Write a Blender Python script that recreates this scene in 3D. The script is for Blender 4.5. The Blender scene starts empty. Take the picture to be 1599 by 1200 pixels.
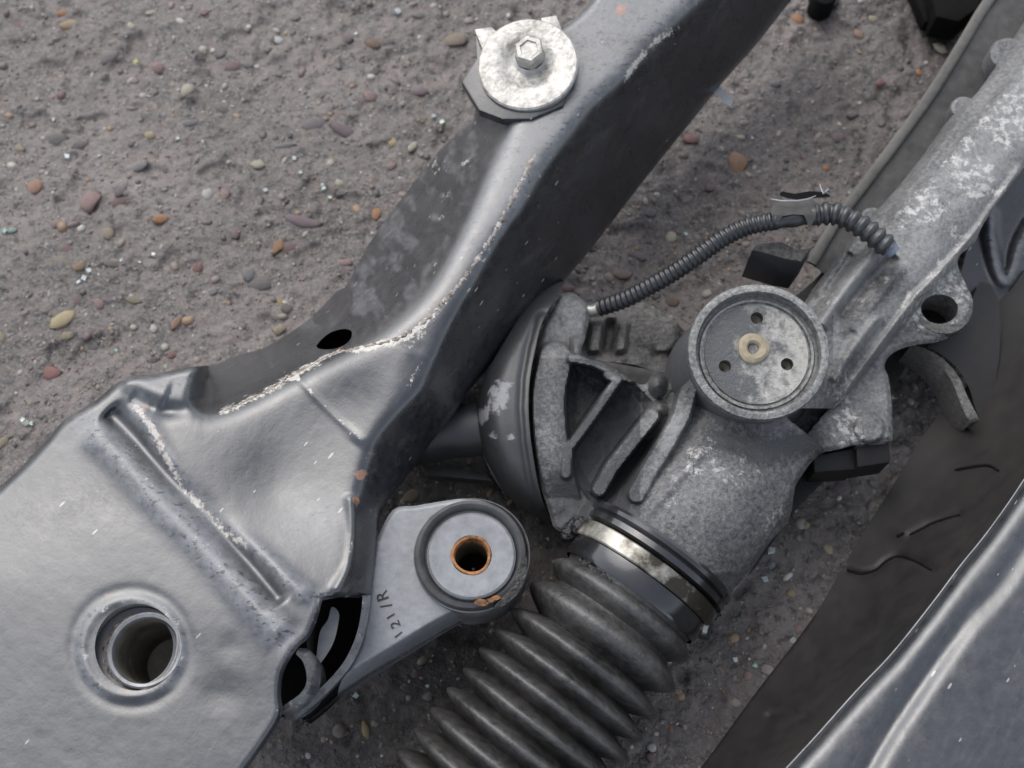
import bpy, bmesh, math, random
import numpy as np
from mathutils import Vector, Matrix
random.seed(4); rng = np.random.RandomState(7)
S = 0.001                                    # everything below is in millimetres
R = math.radians
sc = bpy.context.scene
C = sc.collection

# ------------------------------------------------------------------ camera
TILT = R(22); CAM = np.array([0.0, -143.0, 424.0]); W, H = 1599.0, 1200.0
FPX = W / 2 / math.tan(R(24))
cd = bpy.data.cameras.new('camera'); cam = bpy.data.objects.new('camera', cd); C.objects.link(cam)
cam.location = CAM * S; cam.rotation_euler = (TILT, 0, 0)
cd.sensor_width = 36; cd.lens = 18 / math.tan(R(24)); cd.clip_start = 0.01; cd.clip_end = 400
cd.dof.use_dof = True; cd.dof.focus_distance = 0.372; cd.dof.aperture_fstop = 14
sc.camera = cam

# ------------------------------------------------------------------ sky, sun, exposure
SUN_EL, SUN_AZ = R(50), R(-30)               # azimuth from north (+y), towards the west
world = bpy.data.worlds.new('World'); sc.world = world; world.use_nodes = True
wn = world.node_tree.nodes; wl = world.node_tree.links
bg = wn['Background']; sky = wn.new('ShaderNodeTexSky'); sky.sky_type = 'NISHITA'; sky.sun_disc = False
sky.sun_elevation = SUN_EL; sky.sun_rotation = SUN_AZ; sky.air_density = 1.0; sky.dust_density = 2.2; sky.ozone_density = 1.0
hs = wn.new('ShaderNodeHueSaturation'); hs.inputs['Saturation'].default_value = 0.42
wl.new(sky.outputs[0], hs.inputs['Color']); wl.new(hs.outputs[0], bg.inputs['Color']); bg.inputs['Strength'].default_value = 0.15
sd = bpy.data.lights.new('sun', 'SUN'); sd.energy = 0.7; sd.angle = R(60); sd.color = (1.0, 0.98, 0.95)
sun = bpy.data.objects.new('sun', sd); C.objects.link(sun)
sdir = Vector((math.sin(SUN_AZ) * math.cos(SUN_EL), math.cos(SUN_AZ) * math.cos(SUN_EL), math.sin(SUN_EL)))
sun.rotation_euler = (-sdir).to_track_quat('-Z', 'Y').to_euler(); sun.location = (0, 0, 2)
sc.view_settings.view_transform = 'Standard'; sc.view_settings.look = 'None'
sc.view_settings.exposure = 0.72; sc.view_settings.gamma = 1

# ------------------------------------------------------------------ from photograph pixels to places (mm)
def P(px, py, z):
    px = np.asarray(px, float); py = np.asarray(py, float); z = np.asarray(z, float)
    cx = (px - W / 2) / FPX; cy = -(py - H / 2) / FPX
    dx = cx; dy = cy * math.cos(TILT) + math.sin(TILT); dz = cy * math.sin(TILT) - math.cos(TILT)
    t = (z - CAM[2]) / dz
    return np.stack([CAM[0] + dx * t, CAM[1] + dy * t, z + 0 * t], -1)
def mmpx(px, py, z):
    a = P(px, py, z); b = P(px + 1, py, z); return float(np.linalg.norm(a - b))
def V(px, py, z): return Vector(P(px, py, z).tolist())

# ------------------------------------------------------------------ value noise for shapes
_tab = rng.rand(512, 512)
def vnoise(x, y):
    xi = np.floor(x).astype(int); yi = np.floor(y).astype(int); fx = x - xi; fy = y - yi
    fx = fx * fx * (3 - 2 * fx); fy = fy * fy * (3 - 2 * fy)
    g = lambda a, b: _tab[a % 512, b % 512]
    return (g(xi, yi) * (1 - fx) + g(xi + 1, yi) * fx) * (1 - fy) + (g(xi, yi + 1) * (1 - fx) + g(xi + 1, yi + 1) * fx) * fy
def fbm(x, y, o=4):
    s = 0; a = 1; t = 0
    for i in range(o):
        s = s + a * vnoise(x * 2 ** i + 17.3 * i, y * 2 ** i + 5.1 * i); t += a; a *= .5
    return s / t
def sstep(a, b, x):
    t = np.clip((x - a) / (b - a), 0, 1); return t * t * (3 - 2 * t)

# ------------------------------------------------------------------ objects
def put(name, me, root=None, mat=None, sharp=35):
    if mat: me.materials.append(mat)
    me.shade_smooth()
    if sharp: me.set_sharp_from_angle(angle=R(sharp))
    o = bpy.data.objects.new(name, me); C.objects.link(o)
    if root: o.parent = root
    return o
def mesh(name, verts, faces, root=None, mat=None, sharp=35, mask=None):
    """verts in mm, world; stored relative to the root (an Empty, never rotated)"""
    off = Vector((0, 0, 0))
    r = root
    while r: off += r.location; r = r.parent
    v = np.asarray(verts, float) * S - np.array(off)
    me = bpy.data.meshes.new(name); me.from_pydata(v.tolist(), [], faces); me.update()
    if mask is not None:
        a = me.color_attributes.new('mask', 'FLOAT_COLOR', 'POINT')
        m = np.ones((len(v), 4)); m[:, :3] = mask; a.data.foreach_set('color', m.ravel())
    return put(name, me, root, mat, sharp)
def thing(name, label, cat, loc=(0, 0, 0), group=None):
    o = bpy.data.objects.new(name, None); C.objects.link(o); o.location = Vector(loc) * S
    o.empty_display_size = .01; o['label'] = label; o['category'] = cat
    if group: o['group'] = group
    return o

# ---- distances in the picture plane
def dpoly(Q, poly, closed=False):
    """distance, arclength fraction and signed side (+ = right of travel, y down) from points Q to a polyline"""
    poly = np.asarray(poly, float)
    if closed: poly = np.vstack([poly, poly[:1]])
    best = np.full(len(Q), 1e9); tt = np.zeros(len(Q)); ss = np.zeros(len(Q)); near = np.zeros((len(Q), 2))
    L = np.r_[0, np.cumsum(np.linalg.norm(np.diff(poly, axis=0), axis=1))]
    for i in range(len(poly) - 1):
        a = poly[i]; d = poly[i + 1] - a; l2 = d @ d
        if l2 == 0: continue
        t = np.clip(((Q - a) @ d) / l2, 0, 1); q = a + t[:, None] * d
        e = np.linalg.norm(Q - q, axis=1); m = e < best - 1e-9
        cr = d[0] * (Q[:, 1] - a[1]) - d[1] * (Q[:, 0] - a[0])
        best[m] = e[m]; tt[m] = ((L[i] + t * math.sqrt(l2)) / L[-1])[m]; ss[m] = np.sign(cr)[m]; near[m] = q[m]
    return best, tt, ss * best, near
def inside(Q, poly):
    poly = np.asarray(poly, float); x, y = Q[:, 0], Q[:, 1]; r = np.zeros(len(Q), bool)
    j = len(poly) - 1
    for i in range(len(poly)):
        xi, yi = poly[i]; xj, yj = poly[j]
        if yi != yj:
            r ^= ((yi > y) != (yj > y)) & (x < (xj - xi) * (y - yi) / (yj - yi) + xi)
        j = i
    return r
def smooth_poly(pts, n=6, closed=False):
    """Catmull-Rom through the points"""
    p = np.asarray(pts, float); N = len(p); out = []
    rngi = range(N) if closed else range(N - 1)
    for i in rngi:
        g = (lambda k: p[k % N]) if closed else (lambda k: p[min(max(k, 0), N - 1)])
        a, b, c, d = g(i - 1), g(i), g(i + 1), g(i + 2)
        for k in range(n):
            t = k / n
            out.append(.5 * ((2 * b) + (c - a) * t + (2 * a - 5 * b + 4 * c - d) * t * t + (3 * b - a - 3 * c + d) * t ** 3))
    if not closed: out.append(p[-1])
    return np.array(out)
def circ(cx, cy, rx, ry=None, n=48, a0=0, a1=2 * math.pi):
    ry = ry or rx; a = np.linspace(a0, a1, n, endpoint=(a1 - a0) < 6.28)
    return np.stack([cx + rx * np.cos(a), cy + ry * np.sin(a)], -1)
def rbf(ctrl):
    c = np.array(ctrl, float); X = c[:, :2] / 400; n = len(X)
    d = np.linalg.norm(X[:, None] - X[None], axis=2); K = np.where(d > 0, d * d * np.log(d + 1e-12), 0) + 1e-3 * np.eye(n)
    Pm = np.c_[np.ones(n), X]; A = np.block([[K, Pm], [Pm.T, np.zeros((3, 3))]])
    w = np.linalg.solve(A, np.r_[c[:, 2], 0, 0, 0])
    def f(Q):
        Y = Q / 400; out = w[n] + Y @ w[n + 1:]
        for i in range(n):
            r2 = ((Y - X[i]) ** 2).sum(1); out = out + w[i] * .5 * r2 * np.log(r2 + 1e-12)
        return out
    return f

def relief(name, outline, holes, zf, root, mat, step=4, skirt=8, under=3, maskf=None, sharp=35):
    """a formed sheet: top surface with height zf over the outline, edges turned down by skirt mm"""
    outline = np.asarray(outline, float); x0, y0 = outline.min(0) - step; x1, y1 = outline.max(0) + step
    nx = int((x1 - x0) / step) + 2; ny = int((y1 - y0) / step) + 2
    gx, gy = np.meshgrid(x0 + step * np.arange(nx), y0 + step * np.arange(ny)); Q = np.stack([gx.ravel(), gy.ravel()], -1)
    cen = np.stack([(gx[:-1, :-1] + step / 2).ravel(), (gy[:-1, :-1] + step / 2).ravel()], -1)
    keep = inside(cen, outline)
    for h in holes: keep &= ~inside(cen, h)
    keep = keep.reshape(ny - 1, nx - 1)
    idx = np.arange(nx * ny).reshape(ny, nx)
    jj, ii = np.nonzero(keep)
    F = np.stack([idx[jj, ii], idx[jj + 1, ii], idx[jj + 1, ii + 1], idx[jj, ii + 1]], -1)
    used, inv = np.unique(F.ravel(), return_inverse=True); F = inv.reshape(F.shape); Q = Q[used].copy()
    E = {}
    for f in F.tolist():
        for a, b in zip(f, f[1:] + f[:1]):
            k = (min(a, b), max(a, b)); E[k] = None if k in E else (a, b)
    be = [e for e in E.values() if e]
    bv = np.unique(np.array(be).ravel())
    dmin = np.full(len(bv), 1e9); tgt = Q[bv].copy()
    for poly in [outline] + list(holes):
        d, _, _, near = dpoly(Q[bv], poly, True); m = d < dmin; dmin[m] = d[m]; tgt[m] = near[m]
    ok = dmin < step * 1.6; Q[bv[ok]] = tgt[ok]
    z = zf(Q); v = P(Q[:, 0], Q[:, 1], z); faces = F.tolist()
    msk = maskf(Q) if maskf else None
    if skirt:
        cenF = Q[F].mean(1); inn = np.zeros_like(Q); cnt = np.zeros(len(Q))
        for k in range(4): np.add.at(inn, F[:, k], cenF); np.add.at(cnt, F[:, k], 1)
        inn = inn / np.maximum(cnt, 1)[:, None] - Q; l = np.linalg.norm(inn, axis=1) + 1e-6; inn /= l[:, None]
        mp = {int(b): len(Q) + i for i, b in enumerate(bv)}
        q2 = Q[bv] + inn[bv] * under; v2 = P(q2[:, 0], q2[:, 1], np.maximum(z[bv] - skirt, 1.0))
        v = np.vstack([v, v2])
        if msk is not None: msk = np.vstack([msk, msk[bv]])
        faces += [[b, a, mp[a], mp[b]] for a, b in be]
    return mesh(name, v, faces, root, mat, sharp, msk)

def tube(name, pts, rad, root, mat, seg=16, caps=True, flat=1.0, sharp=40, mask=None):
    """pts Nx3 mm; rad scalar or per point"""
    pts = np.asarray(pts, float); n = len(pts); rad = np.broadcast_to(np.asarray(rad, float), (n,))
    T = np.gradient(pts, axis=0); T /= np.linalg.norm(T, axis=1)[:, None] + 1e-9
    vs = []; up = np.array([0, 0, 1.0])
    for i in range(n):
        u = np.cross(up, T[i]); 
        if np.linalg.norm(u) < 1e-3: u = np.array([1.0, 0, 0])
        u /= np.linalg.norm(u); w = np.cross(T[i], u)
        for k in range(seg):
            a = 2 * math.pi * k / seg; vs.append(pts[i] + rad[i] * (math.cos(a) * u + flat * math.sin(a) * w))
    f = [[i * seg + k, i * seg + (k + 1) % seg, (i + 1) * seg + (k + 1) % seg, (i + 1) * seg + k] for i in range(n - 1) for k in range(seg)]
    if caps: f += [list(range(seg))[::-1], [(n - 1) * seg + k for k in range(seg)]]
    return mesh(name, vs, f, root, mat, sharp, mask)
def lathe(name, c, prof, root, mat, axis=(0, 0, 1), seg=64, sharp=35, jitter=0):
    """prof: list of (radius, height) along axis from point c (mm)"""
    ax = Vector(axis).normalized(); q = ax.to_track_quat('Z', 'Y'); vs = []
    for r, h in prof:
        for k in range(seg):
            a = 2 * math.pi * k / seg; rr = r * (1 + jitter * math.sin(3 * a + h)) 
            vs.append(list(Vector(c) + q @ Vector((rr * math.cos(a), rr * math.sin(a), h))))
    n = len(prof)
    f = [[i * seg + k, i * seg + (k + 1) % seg, (i + 1) * seg + (k + 1) % seg, (i + 1) * seg + k] for i in range(n - 1) for k in range(seg)]
    return mesh(name, vs, f, root, mat, sharp)
def prism(name, top, h, root, mat, bev=.6, holes=0):
    """closed block: top = list of (px,py,z); walls go straight down h mm"""
    bm = bmesh.new(); a = [bm.verts.new(V(*p)) for p in top]; b = [bm.verts.new(V(*p) - Vector((0, 0, h))) for p in top]
    n = len(a); bm.faces.new(a); bm.faces.new(b[::-1])
    for i in range(n): bm.faces.new([a[i], b[i], b[(i + 1) % n], a[(i + 1) % n]])
    bmesh.ops.recalc_face_normals(bm, faces=bm.faces)
    if bev: bmesh.ops.bevel(bm, geom=[e for e in bm.edges], offset=bev, segments=2, affect='EDGES', profile=.6)
    bm.verts.index_update(); vs = [list(v.co) for v in bm.verts]; fs = [[v.index for v in f.verts] for f in bm.faces]; bm.free()
    return mesh(name, vs, fs, root, mat, 30)

# ------------------------------------------------------------------ materials
class N:
    def __init__(s, name):
        s.m = bpy.data.materials.new(name); s.m.use_nodes = True; s.t = s.m.node_tree; s.n = s.t.nodes; s.b = s.n['Principled BSDF']
        s.tc = s.n.new('ShaderNodeTexCoord').outputs['Object']
    def link(s, a, b):
        if isinstance(a, (int, float)): b.default_value = a
        elif isinstance(a, tuple): b.default_value = a if len(a) == 4 else (*a, 1) if b.type == 'RGBA' else a
        else: s.t.links.new(a, b)
    def map(s, scale=(1, 1, 1), rot=(0, 0, 0), co=None):
        n = s.n.new('ShaderNodeMapping'); s.link(co or s.tc, n.inputs[0]); n.inputs['Scale'].default_value = scale; n.inputs['Rotation'].default_value = rot; return n.outputs[0]
    def noise(s, scale, detail=4, rough=.55, co=None, dist=0):
        n = s.n.new('ShaderNodeTexNoise'); s.link(co or s.tc, n.inputs['Vector']); n.inputs['Scale'].default_value = scale
        n.inputs['Detail'].default_value = detail; n.inputs['Roughness'].default_value = rough; n.inputs['Distortion'].default_value = dist; return n.outputs['Fac']
    def voro(s, scale, co=None, feat='F1', rnd=1):
        n = s.n.new('ShaderNodeTexVoronoi'); s.link(co or s.tc, n.inputs['Vector']); n.inputs['Scale'].default_value = scale; n.feature = feat
        n.inputs['Randomness'].default_value = rnd; return n
    def ramp(s, f, stops):
        n = s.n.new('ShaderNodeValToRGB'); s.link(f, n.inputs[0]); e = n.color_ramp.elements
        while len(e) < len(stops): e.new(.5)
        for i, (p, c) in enumerate(stops):
            e[i].position = p; e[i].color = (c, c, c, 1) if isinstance(c, (int, float)) else (*c, 1)
        return n.outputs[0]
    def mix(s, f, a, b, mode='MIX'):
        n = s.n.new('ShaderNodeMix'); n.data_type = 'RGBA'; n.blend_type = mode; s.link(f, n.inputs[0])
        for q, k in ((a, 6), (b, 7)):
            if isinstance(q, (int, float)): q = (q, q, q)
            s.link(q, n.inputs[k])
        return n.outputs[2]
    def math(s, op, a, b=0, clamp=False):
        n = s.n.new('ShaderNodeMath'); n.operation = op; n.use_clamp = clamp; s.link(a, n.inputs[0]); s.link(b, n.inputs[1]); return n.outputs[0]
    def attr(s, name='mask'):
        n = s.n.new('ShaderNodeAttribute'); n.attribute_name = name
        q = s.n.new('ShaderNodeSeparateColor'); s.link(n.outputs['Color'], q.inputs[0]); return q.outputs
    def objcol(s): return s.n.new('ShaderNodeObjectInfo').outputs['Color']
    def out(s, color=None, rough=None, metal=None, bump=None, bdist=.0004, bstr=1, **kw):
        for k, v in (('Base Color', color), ('Roughness', rough), ('Metallic', metal)):
            if v is not None: s.link(v, s.b.inputs[k])
        for k, v in kw.items(): s.link(v, s.b.inputs[k.replace('_', ' ')])
        if bump is not None:
            b = s.n.new('ShaderNodeBump'); b.inputs['Distance'].default_value = bdist; b.inputs['Strength'].default_value = bstr
            s.link(bump, b.inputs['Height']); s.link(b.outputs[0], s.b.inputs['Normal'])
        return s.m

STREAK = R(52)
def streaks(m, dens, scale=330, thr=.1):
    """short scratches and grit chips all running one way"""
    co = m.map((1, .28, 1), (0, 0, 0), m.map((1, 1, 1), (0, 0, R(-38) * -1)))
    v = m.voro(scale, co); pick = m.n.new('ShaderNodeSeparateColor'); m.link(v.outputs['Color'], pick.inputs[0])
    on = m.math('LESS_THAN', pick.outputs[0], dens); d = m.math('LESS_THAN', v.outputs['Distance'], m.math('MULTIPLY', pick.outputs[1], thr * 1.25))
    return m.math('MULTIPLY', on, d)

def paint(name, base=(.013, .015, .019), dust_glare=.2, refl=1.95, specks=.55):
    m = N(name); wear, dust_glare_mask, rust = m.attr()
    n1 = m.noise(45, 6, .62); n2 = m.noise(260, 5, .65); n3 = m.noise(900, 3, .6)
    dm = m.ramp(m.math('ADD', m.math('MULTIPLY', n1, .6), m.math('MULTIPLY', n2, .4)), [(.42, 0.0), (.72, .7)])
    dm = m.math('MULTIPLY', dm, dust_glare, True); dm = m.math('MAXIMUM', dm, m.math('MULTIPLY', dust_glare_mask, m.ramp(n2, [(.3, .25), (.62, 1.0)])))
    col = m.mix(dm, base, (.20, .205, .215))
    sc2 = m.noise(70, 5, .7, m.map((1, 9, 1), (0, 0, 0), m.map((1, 1, 1), (0, 0, R(-52))))); col = m.mix(m.ramp(sc2, [(.54, 0.), (.72, .22)]), col, (.15, .145, .14))
    mud = m.ramp(m.math('ADD', m.math('MULTIPLY', m.noise(33, 5, .65), .6), m.math('MULTIPLY', n3, .4)), [(.54, 0.), (.64, .40)]); col = m.mix(mud, col, (.075, .066, .058))
    pit = m.ramp(m.noise(330, 3, .7, m.map((1, 2.0, 1), (0, 0, R(-52)))), [(.59, 0.), (.63, 1.)])          # dark pits in the dusty zones
    col = m.mix(m.math('MULTIPLY', pit, m.math('ADD', m.math('MULTIPLY', dust_glare_mask, 1.3), .06, True)), col, (.012, .012, .013))
    st = streaks(m, specks); col = m.mix(m.math('MULTIPLY', st, .8), col, (.42, .40, .36))
    rn = m.ramp(m.math('ADD', m.math('MULTIPLY', n2, .7), m.math('MULTIPLY', rust, .55)), [(.60, 0.), (.70, 1.)])
    rn = m.math('MULTIPLY', rn, m.math('GREATER_THAN', rust, .02)); col = m.mix(rn, col, m.mix(n3, (.16, .05, .02), (.32, .17, .10)))
    wn_ = m.ramp(m.math('ADD', m.math('MULTIPLY', m.math('ADD', m.math('MULTIPLY', n2, .6), m.math('MULTIPLY', n3, .4)), 1.0), m.math('MULTIPLY', wear, .36)), [(.68, 0.), (.78, 1.)])
    wn_ = m.math('MULTIPLY', wn_, m.math('GREATER_THAN', wear, .02)); col = m.mix(wn_, col, m.mix(n3, (.34, .31, .27), (.62, .58, .52)))
    rough = m.math('ADD', m.math('MULTIPLY', n2, .18), m.math('ADD', m.math('MULTIPLY', dm, .25), m.math('ADD', .20, m.math('MULTIPLY', mud, .26)))); rough = m.math('ADD', rough, m.math('MULTIPLY', wn_, .2))
    bp = m.math('ADD', m.math('MULTIPLY', n2, .5), m.math('ADD', m.math('MULTIPLY', n3, .22), m.math('MULTIPLY', wn_, -.35)))
    return m.out(col, rough, 0., bp, .0005, .30, IOR=refl)
def cast(name, lo=(.075, .076, .078), hi=(.30, .298, .292), metal=.4, t=(.38, .66)):
    m = N(name); pol, grease, spk = m.attr()
    n1 = m.noise(38, 5, .6); n2 = m.noise(620, 5, .75); n3 = m.noise(1500, 3, .6)
    f = m.math('ADD', m.math('MULTIPLY', n1, .35), m.math('MULTIPLY', n2, .65)); f = m.math('ADD', f, m.math('MULTIPLY', pol, .22)); f = m.math('SUBTRACT', f, m.math('MULTIPLY', grease, .30))
    col = m.mix(m.ramp(f, [(t[0], 0.), (t[1], 1.)]), lo, hi)
    sp = m.ramp(m.math('ADD', m.math('MULTIPLY', m.noise(340, 5, .75), .8), m.math('MULTIPLY', spk, .17)), [(.55, 0.), (.64, .9)])
    sp = m.math('MULTIPLY', sp, m.math('ADD', spk, .08, True)); col = m.mix(sp, col, (.58, .56, .53))
    rough = m.math('ADD', .34, m.math('MULTIPLY', n2, .32)); bp = m.math('ADD', n2, m.math('MULTIPLY', n3, .4))
    return m.out(col, rough, metal, bp, .0006, .9)
def plain(name, c0, c1, rough=.5, metal=0., scale=250, bump=.5, ior=1.5, t=(.35, .65), dist=.0004, r1=None):
    m = N(name); n = m.noise(scale, 6, .62); n2 = m.noise(scale * .15, 4, .6); f = m.math('ADD', m.math('MULTIPLY', n, .5), m.math('MULTIPLY', n2, .5))
    return m.out(m.mix(m.ramp(f, [(t[0], 0.), (t[1], 1.)]), c0, c1), m.math('ADD', rough - .08, m.math('MULTIPLY', n, .16)), metal, n, dist, bump, IOR=ior)

M_paint = paint('black_chassis_paint')
M_side = paint('black_gloss_paint', dust_glare=.2, refl=1.7, specks=.3)
M_cast = cast('cast_aluminium')
M_castdark = cast('dirty_cast_aluminium', lo=(.03, .03, .029), hi=(.22, .21, .195), metal=.3)
M_cap = cast('turned_aluminium', lo=(.12, .12, .118), hi=(.44, .435, .42), metal=.7, t=(.40, .66))
M_plate = plain('grey_zinc_plate', (.20, .205, .212), (.345, .35, .358), .46, .2, 400, .35, t=(.25, .6))
M_disc = plain('grey_steel_disc', (.13, .136, .144), (.265, .272, .282), .42, .3, 260, .3, t=(.3, .6))
M_rubber = plain('black_rubber', (.012, .012, .013), (.04, .038, .036), .42, 0, 220, .6)
M_gaiter = plain('dusty_black_rubber', (.010, .0098, .0095), (.068, .064, .060), .46, 0, 330, .9, ior=1.75, t=(.38, .62), dist=.0006)
M_hose = plain('black_nylon', (.010, .011, .012), (.036, .037, .04), .38, 0, 300, .2, ior=1.7)
M_drum = plain('black_plastic', (.018, .019, .02), (.055, .055, .06), .48, 0, 120, .15, ior=1.7)
M_gloss = plain('oily_black', (.007, .007, .008), (.018, .018, .018), .16, 0, 240, .9, ior=1.5, dist=.0016)
M_steel = plain('bright_steel', (.24, .23, .205), (.60, .58, .54), .40, .45, 420, 1.0, t=(.36, .58))
M_clamp = plain('stained_clamp_steel', (.045, .038, .028), (.50, .48, .42), .38, .5, 110, .8, t=(.45, .57))
M_sleeve = plain('worn_steel_sleeve', (.17, .168, .165), (.46, .46, .46), .36, .5, 200, .3)
M_sleevein = plain('sleeve_bore', (.12, .11, .09), (.30, .275, .22), .5, .4, 150, .5)
M_rust = plain('orange_rust', (.06, .03, .018), (.42, .19, .07), .85, 0, 500, 1.0, t=(.38, .6))
M_rubberedge = plain('grey_rubber', (.05, .05, .052), (.10, .10, .10), .5, 0, 250, .4)
M_cream = plain('cream_plastic', (.24, .20, .13), (.46, .40, .28), .6, 0, 350, .5)
M_ink = plain('dark_stamp', (.03, .03, .025), (.06, .058, .05), .7, 0, 300, .2)
M_bead = cast('weld_metal', lo=(.09, .06, .045), hi=(.50, .46, .41), metal=.3, t=(.40, .60))
M_wall = plain('matt_dark_steel', (.012, .011, .0105), (.028, .025, .023), .55, 0, 120, .3, ior=1.45)
M_rail = plain('dirty_dark_steel', (.030, .029, .027), (.085, .081, .076), .55, .1, 240, .6)
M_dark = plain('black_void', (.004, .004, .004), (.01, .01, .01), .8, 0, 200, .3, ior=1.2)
M_wet = plain('wet_black_rubber', (.010, .010, .011), (.028, .028, .03), .16, 0, 90, .35, ior=1.8)
M_blue = plain('bluish_wire_ends', (.10, .13, .18), (.30, .34, .42), .5, .1, 700, .6)

# ================================================================== GROUND
def gheight(x, y):
    h = 1.5 * (fbm(x / 60 + 3, y / 60 + 9, 3) - .5) * 2 + 2.4 * (fbm(x / 9 + 40, y / 9 + 11, 4) - .5) + 1.3 * (fbm(x / 3.4, y / 3.4 + 70, 3) - .5)
    h = h - 1.6 * sstep(.60, .75, fbm(x / 14 + 90, y / 14 + 30, 3))
    return h - .5
n1, n2 = 560, 430
u = np.linspace(-1, 1, n1); w = np.linspace(-1, 1, n2)
fx = 262 * u; fy = 55 + 205 * w
ext = np.array([8, 30, 110, 400, 1500, 6000, 25000, 100000.])
fx = np.r_[fx[0] - ext[::-1], fx, fx[-1] + ext]; fy = np.r_[fy[0] - ext[::-1], fy, fy[-1] + ext]
X, Y = np.meshgrid(fx, fy); Z = gheight(X, Y)
ny, nx = X.shape; idx = np.arange(nx * ny).reshape(ny, nx)
vv = np.stack([X, Y, Z], -1).reshape(-1, 3) * S
ff = np.stack([idx[:-1, :-1], idx[:-1, 1:], idx[1:, 1:], idx[1:, :-1]], -1).reshape(-1, 4)
me = bpy.data.meshes.new('ground'); me.vertices.add(len(vv)); me.vertices.foreach_set('co', vv.ravel())
me.loops.add(ff.size); me.loops.foreach_set('vertex_index', ff.ravel()); me.polygons.add(len(ff))
me.polygons.foreach_set('loop_start', np.arange(0, ff.size, 4)); me.update(calc_edges=True)
gm = np.zeros((len(vv), 4)); gX, gY = vv[:, 0] / S, vv[:, 1] / S                       # shade under and beside the rack, painted into the ground colour
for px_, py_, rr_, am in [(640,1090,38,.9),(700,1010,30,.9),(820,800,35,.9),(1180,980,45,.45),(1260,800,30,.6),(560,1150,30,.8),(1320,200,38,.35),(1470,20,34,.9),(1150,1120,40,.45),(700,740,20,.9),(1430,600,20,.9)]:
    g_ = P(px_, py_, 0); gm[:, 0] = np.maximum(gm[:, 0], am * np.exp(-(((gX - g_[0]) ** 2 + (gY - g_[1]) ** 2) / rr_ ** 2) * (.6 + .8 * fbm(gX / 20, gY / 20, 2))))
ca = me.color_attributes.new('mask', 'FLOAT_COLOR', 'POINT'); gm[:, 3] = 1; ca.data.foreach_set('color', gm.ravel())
m = N('dirty_wet_tarmac')
a = m.noise(14, 5, .6); b = m.noise(130, 6, .68); c = m.noise(700, 4, .65)
col = m.mix(m.ramp(m.math('ADD', m.math('MULTIPLY', a, .4), m.math('MULTIPLY', b, .6)), [(.36, 0.), (.64, 1.)]), (.030, .025, .0225), (.232, .197, .178))
col = m.mix(m.ramp(c, [(.48, 0.), (.64, .75)]), col, (.215, .195, .182))
col = m.mix(m.ramp(m.noise(230, 5, .75), [(.54, 0.), (.62, .8)]), col, (.020, .018, .018))
col = m.mix(m.ramp(m.noise(170, 5, .75), [(.60, 0.), (.66, .6)]), col, (.26, .22, .20))
v = m.voro(330); pk = m.n.new('ShaderNodeSeparateColor'); m.link(v.outputs['Color'], pk.inputs[0])
grain = m.math('MULTIPLY', m.math('LESS_THAN', pk.outputs[0], .20), m.ramp(v.outputs['Distance'], [(.22, 1.), (.36, 0.)]))
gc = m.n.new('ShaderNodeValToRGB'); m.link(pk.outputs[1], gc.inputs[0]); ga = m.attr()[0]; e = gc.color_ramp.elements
for q in range(3): e.new(.5)
for q, (p_, c_) in enumerate([(0, (.06, .055, .055)), (.3, (.20, .16, .15)), (.55, (.26, .20, .13)), (.8, (.20, .20, .20)), (1, (.42, .40, .36))]): e[q].position = p_; e[q].color = (*c_, 1)
col = m.mix(m.math('MULTIPLY', grain, .75), col, gc.outputs[0])
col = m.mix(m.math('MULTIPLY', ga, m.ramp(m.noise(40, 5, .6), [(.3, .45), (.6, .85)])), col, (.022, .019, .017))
m.out(col, m.ramp(b, [(.38, .22), (.60, .70)]), 0, m.math('ADD', m.math('MULTIPLY', b, .9), m.math('ADD', m.math('MULTIPLY', c, .5), m.math('MULTIPLY', grain, .35))), .0013, .9)
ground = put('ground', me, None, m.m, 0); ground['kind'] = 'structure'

m = N('pebble'); oc = m.objcol(); n_ = m.noise(600, 5, .7); nb = m.noise(170, 4, .6)
dirt = m.ramp(nb, [(.48, 0.), (.70, .5)])
pc = m.mix(m.ramp(n_, [(.35, .25), (.65, 1.)]), m.mix(.6, oc, (.08, .07, .068)), m.mix(.12, oc, (.16, .15, .14))); M_peb = m.out(m.mix(dirt, pc, (.085, .075, .07)), .55, 0, n_, .0004, .8)
m = N('grit'); r_, g_, b_ = m.attr(); cc = m.n.new('ShaderNodeAttribute'); cc.attribute_name = 'mask'
M_grit = m.out(cc.outputs['Color'], .5, 0, m.noise(900, 3), .0003, .5)
m = N('broken_glass'); M_glass = m.out(m.objcol(), .06, 0, IOR=1.6, Transmission_Weight=.35)

protos = []
for k in range(14):
    bm = bmesh.new(); bmesh.ops.create_icosphere(bm, subdivisions=1, radius=1); off = random.random() * 99
    ang = k % 3 == 0
    for vt in bm.verts:
        c_ = vt.co; q = 1 + (.34 if ang else .24) * (math.sin(c_.x * 2.9 + off) * math.cos(c_.y * 2.3 + off * 1.7) + .5 * math.sin(c_.z * 4 + c_.x * 3 + off)) + random.uniform(-.09, .09)
        vt.co = Vector((c_.x * q, c_.y * q, c_.z * q))
    for _ in range(random.choice([3, 5, 6, 7])):                     # broken faces
        nrm_ = Vector((random.uniform(-1, 1), random.uniform(-1, 1), random.uniform(-.2, 1.2))).normalized(); lim = random.uniform(.55, .85)
        for vt in bm.verts:
            ov = vt.co.dot(nrm_) - lim
            if ov > 0: vt.co -= nrm_ * ov
    me = bpy.data.meshes.new('stone'); bm.to_mesh(me); bm.free(); me.materials.append(M_peb); me.shade_smooth()
    protos.append(me)
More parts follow.
